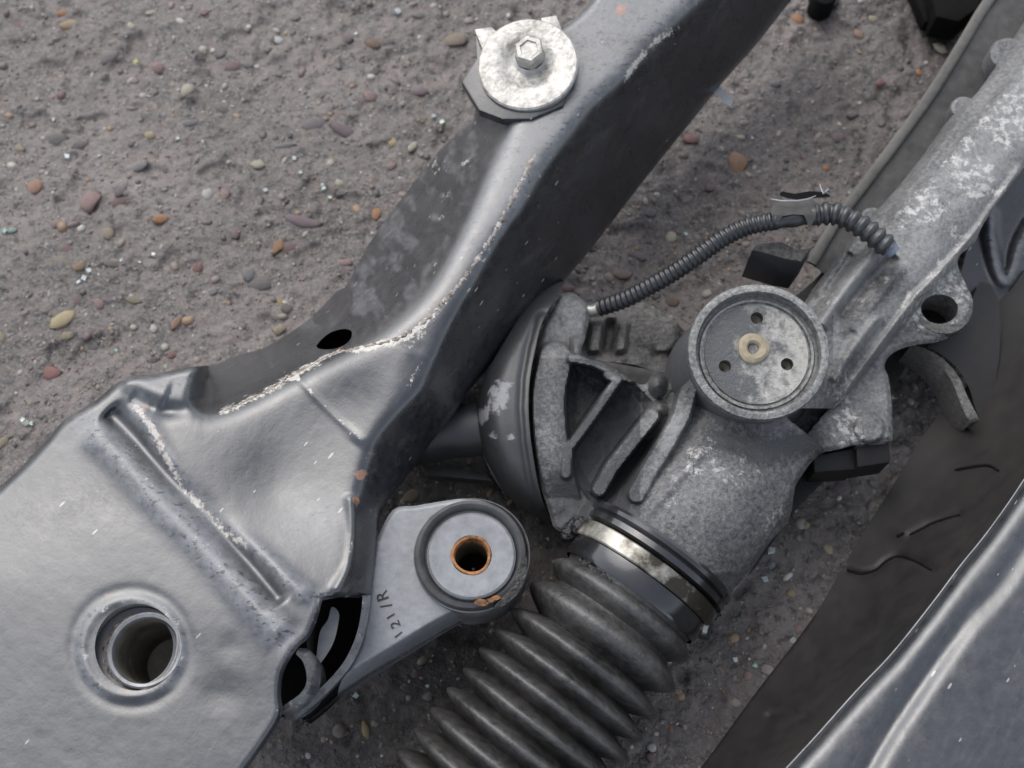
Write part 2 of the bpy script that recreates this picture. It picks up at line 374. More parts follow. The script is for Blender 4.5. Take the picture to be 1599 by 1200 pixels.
def stone(px, py, rx, ry, col, rot=None, sink=.62, k=None):
    g = P(px, py, 0); g[2] = gheight(g[0:1], g[1:2])[0]; s = mmpx(px, py, 0)
    o = bpy.data.objects.new('stone', protos[random.randrange(14) if k is None else k]); C.objects.link(o); o.parent = ground
    rz = min(rx, ry) * s * random.uniform(.42, .6)
    o.location = (g[0] * S, g[1] * S, (g[2] + rz * (sink - .46)) * S); o.scale = (rx * s * S, ry * s * S, rz * S)
    o.rotation_euler = (random.uniform(-.15, .15), random.uniform(-.15, .15), math.radians(rot) if rot is not None else random.uniform(-.5, .5)); o.color = (*col, 1); return o
TAN, CREAM, PINK, ORG, GREY, WHITE, MAUVE, RED, BRN = (.36, .30, .20), (.55, .50, .38), (.34, .22, .20), (.42, .20, .08), (.22, .21, .21), (.60, .58, .54), (.20, .145, .155), (.26, .12, .11), (.20, .13, .08)
for q in [(294,143,14,15,CREAM),(139,318,24,22,PINK),(250,344,18,12,ORG),(55,292,18,16,(.40,.22,.14)),(587,331,10,16,ORG),(401,256,17,12,CREAM),(105,38,20,10,(.50,.36,.20)),(98,20,10,8,ORG),
          (210,91,6,7,(.65,.6,.25)),(247,105,14,15,PINK),(233,211,12,10,(.55,.46,.28)),(221,260,14,11,GREY),(325,305,12,12,WHITE),(351,306,10,12,PINK),(368,366,10,13,MAUVE),
          (433,384,11,18,(.34,.18,.08)),(537,409,14,9,PINK),(169,362,12,15,TAN),(90,350,12,10,PINK),(435,61,10,10,WHITE),(578,150,13,14,PINK),(535,203,28,13,MAUVE),(308,416,10,12,RED),
          (387,428,14,15,GREY),(714,60,25,22,(.30,.24,.17)),(613,221,12,10,(.50,.40,.20)),(644,229,9,15,CREAM),(611,259,8,9,PINK),(586,68,17,12,BRN),(658,144,14,10,MAUVE),(530,285,9,8,CREAM),
          (1245,28,13,15,ORG),(1343,49,11,12,(.36,.24,.17)),(1470,71,12,18,CREAM),(1366,26,12,8,TAN),(1152,255,20,24,(.38,.22,.12)),(1259,244,8,14,MAUVE),(1289,264,7,8,ORG),(1435,114,8,9,ORG),
          (1446,97,5,5,WHITE),(1375,129,10,9,RED),(1079,217,17,13,RED),(1157,214,8,6,CREAM),(1075,307,13,10,GREY),(1049,367,12,13,CREAM),(1015,334,13,11,GREY),(99,497,27,17,(.55,.45,.25)),
          (105,524,12,10,TAN),(77,582,21,15,(.30,.13,.11)),(274,503,9,18,(.34,.20,.13)),(435,516,14,12,TAN),(206,467,20,10,(.26,.22,.14)),(240,513,8,9,WHITE),(154,475,11,10,PINK),
          (439,473,7,12,(.38,.26,.12)),(268,554,8,8,RED),(124,417,12,10,(.34,.22,.12)),(96,415,6,12,GREY),(2,690,10,14,TAN),(0,525,9,13,TAN),(643,773,16,13,(.36,.27,.17)),(571,1140,8,17,(.42,.32,.14)),
          (669,1088,11,9,GREY),(1018,1168,10,8,WHITE),(1025,1146,6,5,WHITE),(1236,926,10,8,(.36,.26,.15)),(1293,857,9,13,TAN),(1203,881,11,10,(.22,.25,.26)),(1202,1046,15,13,(.42,.34,.32)),
          (1169,1054,9,9,PINK),(1259,821,11,8,TAN),(1247,982,9,9,PINK),(1322,765,8,7,BRN),(970,428,20,12,(.30,.22,.19)),(888,452,15,10,(.32,.20,.18)),(1050,470,14,12,BRN),(1000,400,14,9,GREY),
          (1110,290,12,9,MAUVE),(190,300,12,11,MAUVE),(298,192,16,8,GREY),(445,228,22,6,GREY),(470,345,40,12,MAUVE),(655,25,12,10,GREY),(540,60,18,10,MAUVE),(385,100,14,9,GREY),(1190,1120,8,7,WHITE),
          (1240,1000,8,7,WHITE),(1060,1080,8,6,TAN),(1050,1140,8,7,ORG),(480,1180,8,6,WHITE),(1330,180,13,9,MAUVE),(1210,130,12,9,GREY),(1310,215,16,11,MAUVE),(520,250,7,6,(.4,.34,.2)),(180,410,10,7,TAN),
          (330,455,9,7,GREY),(205,40,9,8,CREAM),(320,18,9,11,PINK),(236,18,11,6,CREAM),(590,20,10,9,GREY),(30,230,12,7,TAN),(20,360,8,7,(.3,.4,.34)),(40,660,9,7,WHITE)]:
    stone(*q[:4], q[4])
used = []
for k in range(185):
    px, py = random.uniform(-20, 1620), random.uniform(-30, 1230)
    if not (px < 950 - .55 * py + 60 or py < 560 and px > 830 or py > 600): px, py = random.uniform(0, 700), random.uniform(0, 560)
    if len(used) >= 150: pass
    used.append(1); s_ = random.choice([6, 7, 8, 9, 11, 13, 15, 18, 22, 26]); c_ = random.choice([GREY, MAUVE, PINK, TAN, BRN, GREY, MAUVE, (.12, .11, .11), (.16, .145, .14), (.16, .145, .14), (.13, .12, .11), (.19, .17, .165), (.10, .09, .09), RED])
    stone(px, py, s_ * random.uniform(.8, 1.4), s_ * random.uniform(.7, 1.1), tuple(.55 * x + .45 * y_ for x, y_ in zip(c_, (.17, .15, .14))), sink=random.uniform(-.25, .2))
gme = bpy.data.meshes.new('glass_fragment'); bm = bmesh.new(); bmesh.ops.create_cube(bm, size=1.6)
for vt in bm.verts: vt.co += Vector((random.uniform(-.3, .3), random.uniform(-.3, .3), random.uniform(-.2, .2)))
bmesh.ops.bevel(bm, geom=list(bm.edges), offset=.08, segments=1, affect='EDGES'); bm.to_mesh(gme); bm.free(); gme.materials.append(M_glass)
for px, py, s_ in [(131,434,8),(140,424,7),(124,441,6),(36,656,7),(49,661,6),(678,180,6),(691,191,7),(622,19,9),(506,293,6),(515,306,6),(219,410,4),(190,407,5),(460,248,6),(415,297,6),(278,217,5),(105,245,8),
                   (83,185,5),(240,398,6),(470,270,5),(504,288,5),(180,545,5),(556,50,5),(1205,860,10),(1195,905,8),(1150,1030,7),(1180,1040,6),(1072,364,6),(1175,215,4),(8,360,7),(1305,1085,4),(556,1086,8),(668,1072,5)]:
    g = P(px, py, 0); g[2] = gheight(g[0:1], g[1:2])[0]; s = mmpx(px, py, 0)
    o = bpy.data.objects.new('glass_fragment', gme); C.objects.link(o); o.parent = ground; o.location = (g[0] * S, g[1] * S, (g[2] + .25 * s_ * s) * S)
    o.scale = (s_ * s * S * .62,) * 2 + (s_ * s * S * .35,); o.rotation_euler = (random.uniform(-.3, .3), random.uniform(-.3, .3), random.uniform(0, 3)); o.color = random.choice([(.62, .72, .68, 1), (.7, .74, .74, 1), (.45, .66, .56, 1)])
# loose grit, far too fine to count
bm = bmesh.new(); bmesh.ops.create_icosphere(bm, subdivisions=1, radius=1); iv0 = np.array([v.co for v in bm.verts]); 
bm.free(); bm = bmesh.new(); bmesh.ops.create_cube(bm, size=1.5); bmesh.ops.bevel(bm, geom=list(bm.edges), offset=.42, segments=1, affect='EDGES'); bm.verts.index_update()
iv = np.array([v.co for v in bm.verts]); fs = [[v.index for v in f.verts] for f in bm.faces]; bm.free()
NG = 15000; gx = rng.uniform(-255, 255, NG); gy = rng.uniform(-140, 250, NG); gs = np.clip(rng.lognormal(-.78, .72, NG), .14, 3.0); gz = gheight(gx, gy)
allv = []; allf = []; cols = np.array([(.07, .065, .065), (.10, .09, .09), (.15, .12, .11), (.20, .17, .15), (.24, .17, .11), (.28, .26, .24), (.40, .38, .35), (.12, .08, .08)]) * np.array([1, .98, .94])
ci = rng.choice(len(cols), NG, p=[.13, .15, .21, .19, .09, .13, .06, .04]); mk = []
rot = rng.uniform(0, 6.28, NG)
for i in range(NG):
    sx, sy, sz = gs[i] * np.array([rng.uniform(.7, 1.4), rng.uniform(.6, 1.1), rng.uniform(.4, .8)]); ca, sa = math.cos(rot[i]), math.sin(rot[i])
    x = iv[:, 0] * sx; y = iv[:, 1] * sy
    allv.append(np.stack([gx[i] + ca * x - sa * y, gy[i] + sa * x + ca * y, gz[i] + (.15 if gs[i] < .8 else -.25) * sz + iv[:, 2] * sz], -1)); b0 = i * len(iv)
    allf += [[b0 + k for k in f] for f in fs]
mk = np.repeat(cols[ci], len(iv), axis=0)
gr = mesh('loose_grit', np.vstack(allv), allf, ground, M_grit, 0, mk); gr['kind'] = 'stuff'

# ================================================================== SUBFRAME (pressed black sheet)
sub = thing('car_subframe', 'black pressed steel subframe arm with a round hole and a bright bolted washer', 'subframe', (-80, 20, 30))
RF = smooth_poly([(1260,-150),(1150,-60),(1078,11),(1018,68),(969,124),(920,169),(882,218),(845,268),(815,320),(785,362),(759,405),(738,445),(718,478),(695,522),(672,574),(655,610),(622,646),(590,684),(574,722),(560,775),(552,831),(546,890),(538,950)], 5)
LF = smooth_poly([(830,120),(800,170),(785,215),(760,270),(735,330),(705,390),(668,450),(620,500),(565,538),(505,562),(445,592),(372,628),(320,640),(280,628)], 5)
BEAD = smooth_poly([(836,240),(812,288),(790,330),(765,374),(735,420),(700,465),(662,503),(620,530),(560,545),(515,556),(462,585),(405,618),(345,645)], 6)
BEAD2 = smooth_poly([(205,625),(228,655),(246,684),(262,720),(286,765),(316,795),(352,835),(376,846)], 6)
RA = smooth_poly([(135,665),(185,712),(240,775),(300,835),(360,900),(410,955),(450,1000)], 5)
LANE = smooth_poly([(165,640),(205,680),(262,740),(322,800),(372,860),(412,908),(440,945)], 5)
RB = smooth_poly([(215,635),(250,700),(300,770),(350,822),(405,865),(455,912),(495,935)], 5)
outline = np.vstack([smooth_poly([(940,-60),(924,0),(879,41),(840,60)], 4), [(775,150),(744,161),(740,188)], smooth_poly([(688,233),(658,270),(624,315),(590,360),(567,398),(541,446),(525,456),(480,501),(413,543),(375,554),(338,569),(293,574),(245,584),(195,591),(150,625),(98,659),(75,685),(37,726),(-5,765)], 4),
        [(-60,800),(-60,1260),(350,1260)], smooth_poly([(386,1200),(413,1163),(440,1118),(439,1087),(443,1050),(463,1014),(484,994),(497,962),(503,938)], 3),
        [(530,933),(566,934),(578,936)], smooth_poly([(583,895),(588,846),(597,797),(622,762),(648,728),(678,685),(708,648),(730,614),(760,576),(809,516),(843,479),(914,400),(1000,289),(1082,187),(1127,131),(1180,71),(1236,0),(1300,-80)], 4)])
HC = (214, 1011); hole = circ(*HC, 66, 68)
slot = smooth_poly([(494,541),(512,522),(535,514),(549,518),(546,532),(530,543),(508,546)], 4, True)
base = rbf([(-60,760,68),(-60,1260,73),(0,900,72),(100,720,69.5),(170,850,72),(60,1060,73),(330,1060,72),(380,1200,72),(200,1200,73),(300,700,69.5),(380,700,67.5),(430,760,65.5),(500,760,66),(520,860,68.5),(470,660,66),
            (440,900,71.5),(540,620,67.5),(590,600,70),(600,540,72.5),(660,540,71.5),(700,430,73.5),(760,380,73.5),(830,280,75),(900,130,76),(1000,20,77.5),(1150,-100,79),(650,300,74),(450,480,71),(1050,300,76),(800,600,73),(650,800,71),(560,1000,71),(250,600,69),(150,640,69.5)])
OUT_SOFT = outline
def zsub(Q):
    z = base(Q)
    d, t, s, _ = dpoly(Q, RF); sp = 7 * np.log1p(np.exp(np.clip(-s / 7, -30, 30)))
    z = z - .40 * sp
    z = z - 1.6 * np.exp(-((-s - 70) / 14) ** 2) * (s < 0) * sstep(.35, .7, t)
    d, t, s, _ = dpoly(Q, LF); sp = 9 * np.log1p(np.exp(np.clip(s / 9, -30, 30)))
    fade = sstep(0, .12, t) * sstep(1., .93, t); z = z - sp * fade * (.50 + .35 * sstep(560, 500, Q[:, 0]))
    nz = fbm(Q[:, 0] / 34 + 8, Q[:, 1] / 34, 3) - .5; z = z + 7.5 * nz * sstep(0, 25, s) * fade       # battered, dented flank
    def rid(poly, h, w, a=0, b=1, e=.06):
        d, t, s, _ = dpoly(Q, poly); return h * np.exp(-(d / w) ** 2) * sstep(a, a + e, t) * sstep(b, b - e, t)
    z = z + rid(RA, 2.2, 24) - rid(LANE, 3.4, 19, 0, 1, .03) + rid(RB, 1.6, 15)
    z = z + rid(smooth_poly([(462,588),(520,648),(572,692)]), .35, 5) + rid(smooth_poly([(546,770),(552,830),(545,885),(520,928)]), 1.5, 8)
    z = z + rid([(640,540),(600,640),(560,700)], .6, 24)
    z = z + rid([(195,592),(215,600),(262,618)], 1.3, 17) - rid([(205,618),(240,640)], 1.0, 12) - 2.0 * np.exp(-(((Q[:, 0] - 265) / 26) ** 2 + ((Q[:, 1] - 642) / 12) ** 2))
    r = np.hypot(Q[:, 0] - 205, Q[:, 1] - 1012); z = z + .5 * np.exp(-((r - 76) / 7) ** 2) - .35 * np.exp(-((r - 92) / 9) ** 2)
    z = z + .3 * (fbm(Q[:, 0] / 130, Q[:, 1] / 130 + 50, 2) - .5) * 2 + .08 * (fbm(Q[:, 0] / 16, Q[:, 1] / 16, 2) - .5)
    z = z - .5 * np.exp(-(((Q[:, 0] - 345) / 34) ** 2 + ((Q[:, 1] - 1085) / 26) ** 2)) - .3 * np.exp(-(((Q[:, 0] - 360) / 20) ** 2 + ((Q[:, 1] - 1010) / 18) ** 2))
    d, _, _, _ = dpoly(Q, OUT_SOFT, True); z = z - .32 * np.clip(9 - d, 0, 9) ** 1.5 / 3 * (d < 9)
    return z
def msub(Q):
    def g(poly, w, closed=False): d, t, _, _ = dpoly(Q, poly, closed); return np.exp(-(d / w) ** 2)
    def sp(x, y, r): return np.exp(-(((Q[:, 0] - x) / r) ** 2 + ((Q[:, 1] - y) / r) ** 2))
    _, _, sR, _ = dpoly(Q, RF); _, _, sL, _ = dpoly(Q, LF)
    wear = .62 * g(BEAD, 5.5) + .42 * g(BEAD2, 6) + .30 * g(RA, 15) + .35 * g(RB, 11) + .22 * g(smooth_poly([(350,640),(430,600),(500,565)]), 14) + .3 * sp(320, 665, 0.1) + .45 * g([(660, 520), (620, 536), (560, 552)], 11)
    wear += .50 * g([(462, 588), (520, 648), (572, 692)], 4) + .4 * sp(545, 775, 12) + .35 * g(circ(208, 1012, 76), 8, True) + .55 * g([(640,600),(660,560)], 5) + .3 * g([(640,545),(690,480)],8)
    wear += .35 * g([(500, 934), (484, 992), (445, 1050)], 5) + .5 * sp(440, 1110, 14) + .55 * g([(975,128),(1000,92),(1024,66),(1062,42)], 6) + .3 * g(RF, 5)
    wear += .55 * sp(680, 258, 18) + .6 * sp(727, 255, 11) + .5 * sp(697, 305, 13) + .45 * sp(690, 340, 10)
    dust_glare = 1.0 * g(RA, 24) + .9 * g(RB, 17) - .5 * g(LANE, 12) + .75 * g(LANE, 8) * 0 + .62 * sstep(-12, 10, sR) * sstep(6, -14, sL) * sstep(520, 300, Q[:, 1]) * (Q[:, 0] > 600)  # dusty ridges, plus top-face glare painted in as paleness
    dust_glare += .35 * g([(195, 596), (290, 600)], 22) + .5 * sstep(0, 20, sL) * sstep(520, 560, Q[:, 1]) * .3 + .55 * g(circ(205, 1012, 78), 12, True) + .3 * sp(480, 800, 60) 
    dust_glare += .42 * sstep(4, 18, sL) * sstep(530, 500, Q[:, 1]) * sstep(.46, .68, fbm(Q[:, 0] / 20 + 3, Q[:, 1] / 20 + 9, 5))
    _, _, sB, _ = dpoly(Q, RB); dust_glare += .15 * sstep(-15, 30, sB) * (Q[:, 0] < 520) * sstep(620, 680, Q[:, 1]) - .1 * sp(430, 700, 80) - .25 * sp(540, 620, 60) + .28 * sp(490, 800, 55)  # plate paler, dish darker: reflected sky tone put into the colour
    dust_glare *= sstep(-26, 4, sR)
    dust_glare -= .25 * sp(430, 700, 80) + .5 * g([(180, 935), (160, 1000), (175, 1090), (260, 1085)], 12) + .6 * sp(350, 1085, 30) + .4 * sp(205, 1105, 22) + .5 * sp(510, 610, 45)
    rust = .85 * sp(565, 742, 13) + .8 * sp(556, 782, 9) + .9 * sp(968, 15, 10) + .5 * sp(225, 632, 25) + .5 * g([(620, 530), (560, 545)], 8) + .6 * sp(165, 930, 10) + .5 * sp(200, 1080, 16) + .55 * sp(250, 690, 18) + .45 * sp(535, 545, 14)
    rust += .35 * sp(545, 470, 30) + .3 * sp(470, 505, 26)
    return np.clip(np.stack([wear, dust_glare, rust], -1), 0, 1)
relief('body_panel', outline, [hole, slot], zsub, sub, M_paint, 3.5, 12, 5, msub, 60)
# inner shell seen through the slot and beyond the cut end
def zl(Q): return 30 + 0 * Q[:, 0]
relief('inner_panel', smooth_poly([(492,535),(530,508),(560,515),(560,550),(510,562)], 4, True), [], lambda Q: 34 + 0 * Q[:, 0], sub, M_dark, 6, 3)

def onsub(poly, dz=0):
    Q = np.asarray(poly, float); z = zsub(Q) + dz; return P(Q[:, 0], Q[:, 1], z)
def bead(name, poly, r, root, step=3):
    L = np.r_[0, np.cumsum(np.linalg.norm(np.diff(poly, axis=0), axis=1))]; n = int(L[-1] / step)
    t = np.linspace(0, L[-1], n); q = np.stack([np.interp(t, L, poly[:, 0]), np.interp(t, L, poly[:, 1])], -1)
    q += 1.2 * (np.stack([fbm(t / 9, t * 0 + 3, 2), fbm(t / 9, t * 0 + 8, 2)], -1) - .5) * 2
    rad = r * (.55 + .8 * fbm(t / 7, t * 0 + 1, 3)) * (.9 + .25 * np.sin(t / 2.0)); rad[0] = rad[-1] = .2
    rad *= sstep(.34, .46, fbm(t / 16, t * 0 + 12, 2)) * .75 + .3
    return tube(name, onsub(q, -.3), rad, root, M_bead, 10, True, .55, 60)
bead('weld_bead', BEAD[:44], .95, sub); bead('weld_bead', BEAD[43:], .7, sub)

# mounting sleeve in the round hole
hc = P(228, 1016, 72); u = mmpx(228, 1016, 72)
slv = lathe('mounting_sleeve', hc, [(50*u, -42), (50*u, -1), (51.5*u, .8), (56*u, 1.3), (59*u, .6), (60*u, -2), (60*u, -42)], sub, M_sleeve, (0.03, -.02, 1), 72)
lathe('sleeve_bore', hc, [(49.6*u, -1.5)] + [((48.2 + .9 * (k % 2)) * u, -3 - k * .6) for k in range(22)] + [(46*u, -17), (44*u, -19), (44*u, -34), (2, -35)], sub, M_sleevein, (0.03, -.02, 1), 64)
c2 = P(208, 1011, 72); lathe('hole_collar', c2, [(68*u, -5), (66.5*u, -1.6), (68*u, .2), (71*u, .6), (74*u, .1), (76*u, -1.5)], sub, M_sleeve, (0, 0, 1), 64)
lathe('hole_floor', c2, [(73*u, -2.4), (66*u, -4.0), (56*u, -4.4)], sub, M_side, (0, 0, 1), 64)

# bright washer with hexagon bolt, on its tabbed bracket
wc = P(824, 101, 80); u = mmpx(824, 101, 80); wax = (-.10, -.14, 1)
prism('bracket', [(742,47,77.5),(770,43,77.5),(778,60,77.5),(848,28,77.5),(868,25,77.5),(878,52,77.5),(900,100,77),(880,165,77),(830,186,76.5),(785,186,76),(748,172,75),(721,128,74),(744,92,76)], 4, sub, M_side, .7)
prism('bracket_tab', [(741,46,80),(768,42,80),(784,58,79.5),(756,84,79.5)], 2.2, sub, M_steel, .4)
prism('bracket_tab', [(845,28,80),(869,24,80),(878,48,79.5),(848,50,79.5)], 2.2, sub, M_steel, .4)
lathe('washer', wc, [(30*u, -3), (77*u, -3), (78.5*u, -2), (78.5*u, .1), (76*u, .7), (50*u, .9), (40*u, .3), (33*u, -.8), (20*u, -1.0), (2, -1.0)], sub, M_steel, wax, 90, jitter=.004)
bc = Vector(wc) + Vector(wax).normalized() * -1.0 + Vector((P(828, 90, 80) - wc).tolist())
blt = lathe('bolt', bc, [(28*u, -.2), (28*u, .7), (23*u, 1.5)], sub, M_steel, wax, 48)
q = Vector(wax).normalized().to_track_quat('Z', 'Y'); vs = []
for r_, h_ in [(24.5*u, 1.4), (24.5*u, 6.3), (21.5*u, 7.4), (15*u, 7.5), (14*u, 6.9)]:
    for k in range(6): a = R(60 * k + 14); vs.append(list(bc + q @ Vector((r_ * math.cos(a), r_ * math.sin(a), h_))))
fs = [[i * 6 + k, i * 6 + (k + 1) % 6, (i + 1) * 6 + (k + 1) % 6, (i + 1) * 6 + k] for i in range(4) for k in range(6)] + [[24 + k for k in range(6)]]
mesh('bolt_head', vs, fs, blt, M_steel, 25)

# cut end at lower right: dark pocket between the two shells
rim_o = smooth_poly([(579,930),(577,950),(572,978),(563,1008),(550,1036),(530,1062),(505,1088),(482,1108),(462,1124)], 5)
rim_i = smooth_poly([(566,930),(565,948),(560,978),(552,1004),(538,1032),(519,1056),(497,1078),(474,1098),(455,1113)], 5)
n = len(rim_o); to = P(rim_o[:, 0], rim_o[:, 1], np.linspace(60, 57, n)); ti = P(rim_i[:, 0], rim_i[:, 1], np.linspace(60.6, 57.6, n))
tb = ti - np.array([0, 0, 36]); tob = to - np.array([1.5, -1.5, 14]); vs = np.vstack([to, ti, tb, tob]); f = []
fw = []
for i in range(n - 1): f += [[i, n + i, n + i + 1, i + 1], [3*n + i, i, i + 1, 3*n + i + 1]]; fw += [[i, n + i, n + i + 1, i + 1]]
mesh('pocket_wall', np.vstack([ti - [0, 0, .4], tb]), fw, sub, M_dark, 45)  # pocket wall and floor near black: deep shade put into the colour
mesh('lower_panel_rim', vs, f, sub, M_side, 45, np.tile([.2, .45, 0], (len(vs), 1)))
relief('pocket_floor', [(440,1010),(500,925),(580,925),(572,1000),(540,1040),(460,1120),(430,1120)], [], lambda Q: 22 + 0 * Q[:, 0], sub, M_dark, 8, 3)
c_o = smooth_poly([(468,1012),(483,1015),(493,1030),(497,1052),(494,1075),(483,1094),(463,1110),(444,1118)], 6)
cp = P(c_o[:, 0] - 4, c_o[:, 1], np.linspace(66, 60, len(c_o))); vs = []; nn = len(cp)
ci_ = smooth_poly([(462,1022),(472,1032),(478,1050),(478,1068),(470,1082),(455,1094),(440,1104),(436,1108)], 6)
ca_ = P(ci_[:, 0], ci_[:, 1], np.linspace(67, 61, nn)); cb_ = P(c_o[:, 0], c_o[:, 1], np.linspace(66, 60, nn))
mid = (ca_ + cb_) / 2 + np.array([0, 0, 1.2]); vs = np.vstack([ca_ - [0, 0, 30], ca_, mid, cb_, cb_ - [0, 0, 16]]); f = []
for r_ in range(4): f += [[r_*nn + i, r_*nn + i + 1, (r_+1)*nn + i + 1, (r_+1)*nn + i] for i in range(nn - 1)]
mesh('curled_lip', vs, f, sub, M_side, 60, np.tile([.25, .5, .1], (len(vs), 1)))
relief('inner_flap', smooth_poly([(500,936),(518,947),(512,967),(500,984),(497,1010),(495,1036),(479,1010),(484,990),(496,965)], 3, True), [], lambda Q: 58 - (Q[:, 0] - 480) * .7, sub, M_wall, 3, 8, 1, lambda Q: np.tile([.1, .3, 0], (len(Q), 1)))
relief('inner_gusset', smooth_poly([(518,948),(529,957),(528,975),(522,1000),(512,1020),(497,1040),(494,1034),(497,1000),(502,982),(512,968)], 3, True), [], lambda Q: 53 + 0 * Q[:, 0], sub, M_plate, 2, 2, 1)
relief('outer_strip', [(1110,140),(1122,133),(1146,156),(1140,168)], [], lambda Q: 26 + 0 * Q[:, 0], sub, M_plate, 3, 2, 1)

# ================================================================== CONTROL ARM with bush
arm = thing('suspension_arm', 'grey plate with rusty bored round bush, stamped 121/R', 'suspension arm', (-30, -60, 20))
ao = smooth_poly([(586,848),(613,797),(650,790),(690,783),(725,779),(757,783),(790,804),(812,834),(820,865),(818,898),(800,930),(763,955),(725,972),(680,997),(631,1028),(575,1062),(530,1092),(490,1122)], 4)
ao = np.vstack([ao, [(470,1128),(505,1088),(540,1052),(562,1010),(572,960),(578,900)]])
ATOP = ao
def zarm(Q):
    d, _, _, _ = dpoly(Q, [(819,880),(800,928),(763,953),(725,968),(680,992),(631,1022),(575,1055),(530,1085),(480,1120)])
    z = 49 - .022 * (Q[:, 1] - 900); z = z - .62 * np.clip(22 - d, 0, 22) ** 1.35 / 2.6
    d2, _, _, _ = dpoly(Q, ao, True); return z - .2 * np.clip(5 - d2, 0, 5)
relief('arm_plate', ao, [circ(735, 868, 84, 82)], zarm, arm, M_plate, 2.2, 12, 2)
bc = P(735, 869, 50); u = mmpx(735, 869, 50)
rub = lathe('rubber_bush', bc, [(87*u, -24), (87*u, 2.5), (84.5*u, 4.2), (79*u, 4.8), (73*u, 4.0), (70*u, 2.6), (66*u, 2.4)], arm, M_rubberedge, (0, 0, 1), 80)
lathe('bush_shell', bc + np.array([.4, .4, 0]), [(91*u, -20), (91*u, .6), (89*u, 1.1), (87.4*u, .6), (87.4*u, -4)], arm, M_sleeve, (0, 0, 1), 80)
dc = P(736, 867, 56); u = mmpx(736, 867, 56)
dsk = lathe('bush_disc', dc, [(30*u, -22), (30*u, -1), (32*u, -.1), (66*u, 0), (69.5*u, -.6), (70*u, -3), (70*u, -9)], arm, M_disc, (.02, .03, 1), 80)
lathe('rusty_rim', dc, [(26*u, -4.5), (25.5*u, -1.2), (27*u, .10), (30*u, .22), (31.5*u, .06)], arm, M_rust, (.02, .03, 1), 56, jitter=.03)
lathe('bore_wall', dc, [(26.2*u, -4.3), (26*u, -20)], arm, M_sleevein)
lathe('bore_floor', dc, [(27*u, -20), (.5, -20.5)], arm, M_dark)
relief('oil_stain', smooth_poly([(812,880),(822,870),(821,900),(808,928),(786,946),(770,950),(780,938),(798,918),(806,900)], 3, True), [], lambda Q: 56.6 - np.hypot(Q[:, 0] - 735, Q[:, 1] - 869) * .012, arm, M_gloss, 2.5, 5, 1)
for x, y, r_ in [(752,941,9),(775,934,6),(765,938,5)]:
    relief('rust_patch', smooth_poly([(x + r_ * 1.3 * math.cos(a) * random.uniform(.7, 1.2), y + r_ * .7 * math.sin(a) * random.uniform(.7, 1.2)) for a in np.linspace(0, 5.6, 8)], 3, True), [], lambda Q: 56.2 + 0 * Q[:, 0], arm, M_rust, 1.5, 1, .5)
def letter(ch, px, py, size, rot, z, root):
    cu = bpy.data.curves.new('stamped_letter', 'FONT'); cu.body = ch; cu.size = size * S; cu.extrude = .00012; cu.align_x = 'CENTER'; cu.align_y = 'CENTER'; cu.offset = .00006
    o = bpy.data.objects.new('tmp', cu); C.objects.link(o); dg = bpy.context.evaluated_depsgraph_get(); me = bpy.data.meshes.new_from_object(o.evaluated_get(dg)); bpy.data.objects.remove(o)
    me.materials.clear(); me.materials.append(M_ink); o = bpy.data.objects.new('stamped_letter', me); C.objects.link(o); o.parent = root
    o.location = Vector((P(px, py, z) * S).tolist()) - root.location; o.rotation_euler = (0, 0, R(rot)); return o
for ch, x, y, s_, ro in [('1', 623, 991, 4.0, 128), ('2', 618, 975, 4.4, 112), ('1', 611, 962, 4.0, 122), ('/', 604, 946, 5.2, 115), ('R', 598, 931, 5.4, 108)]:
    letter(ch, x, y, s_, ro, float(zarm(np.array([[x, y]], float))[0]) + .12, arm)

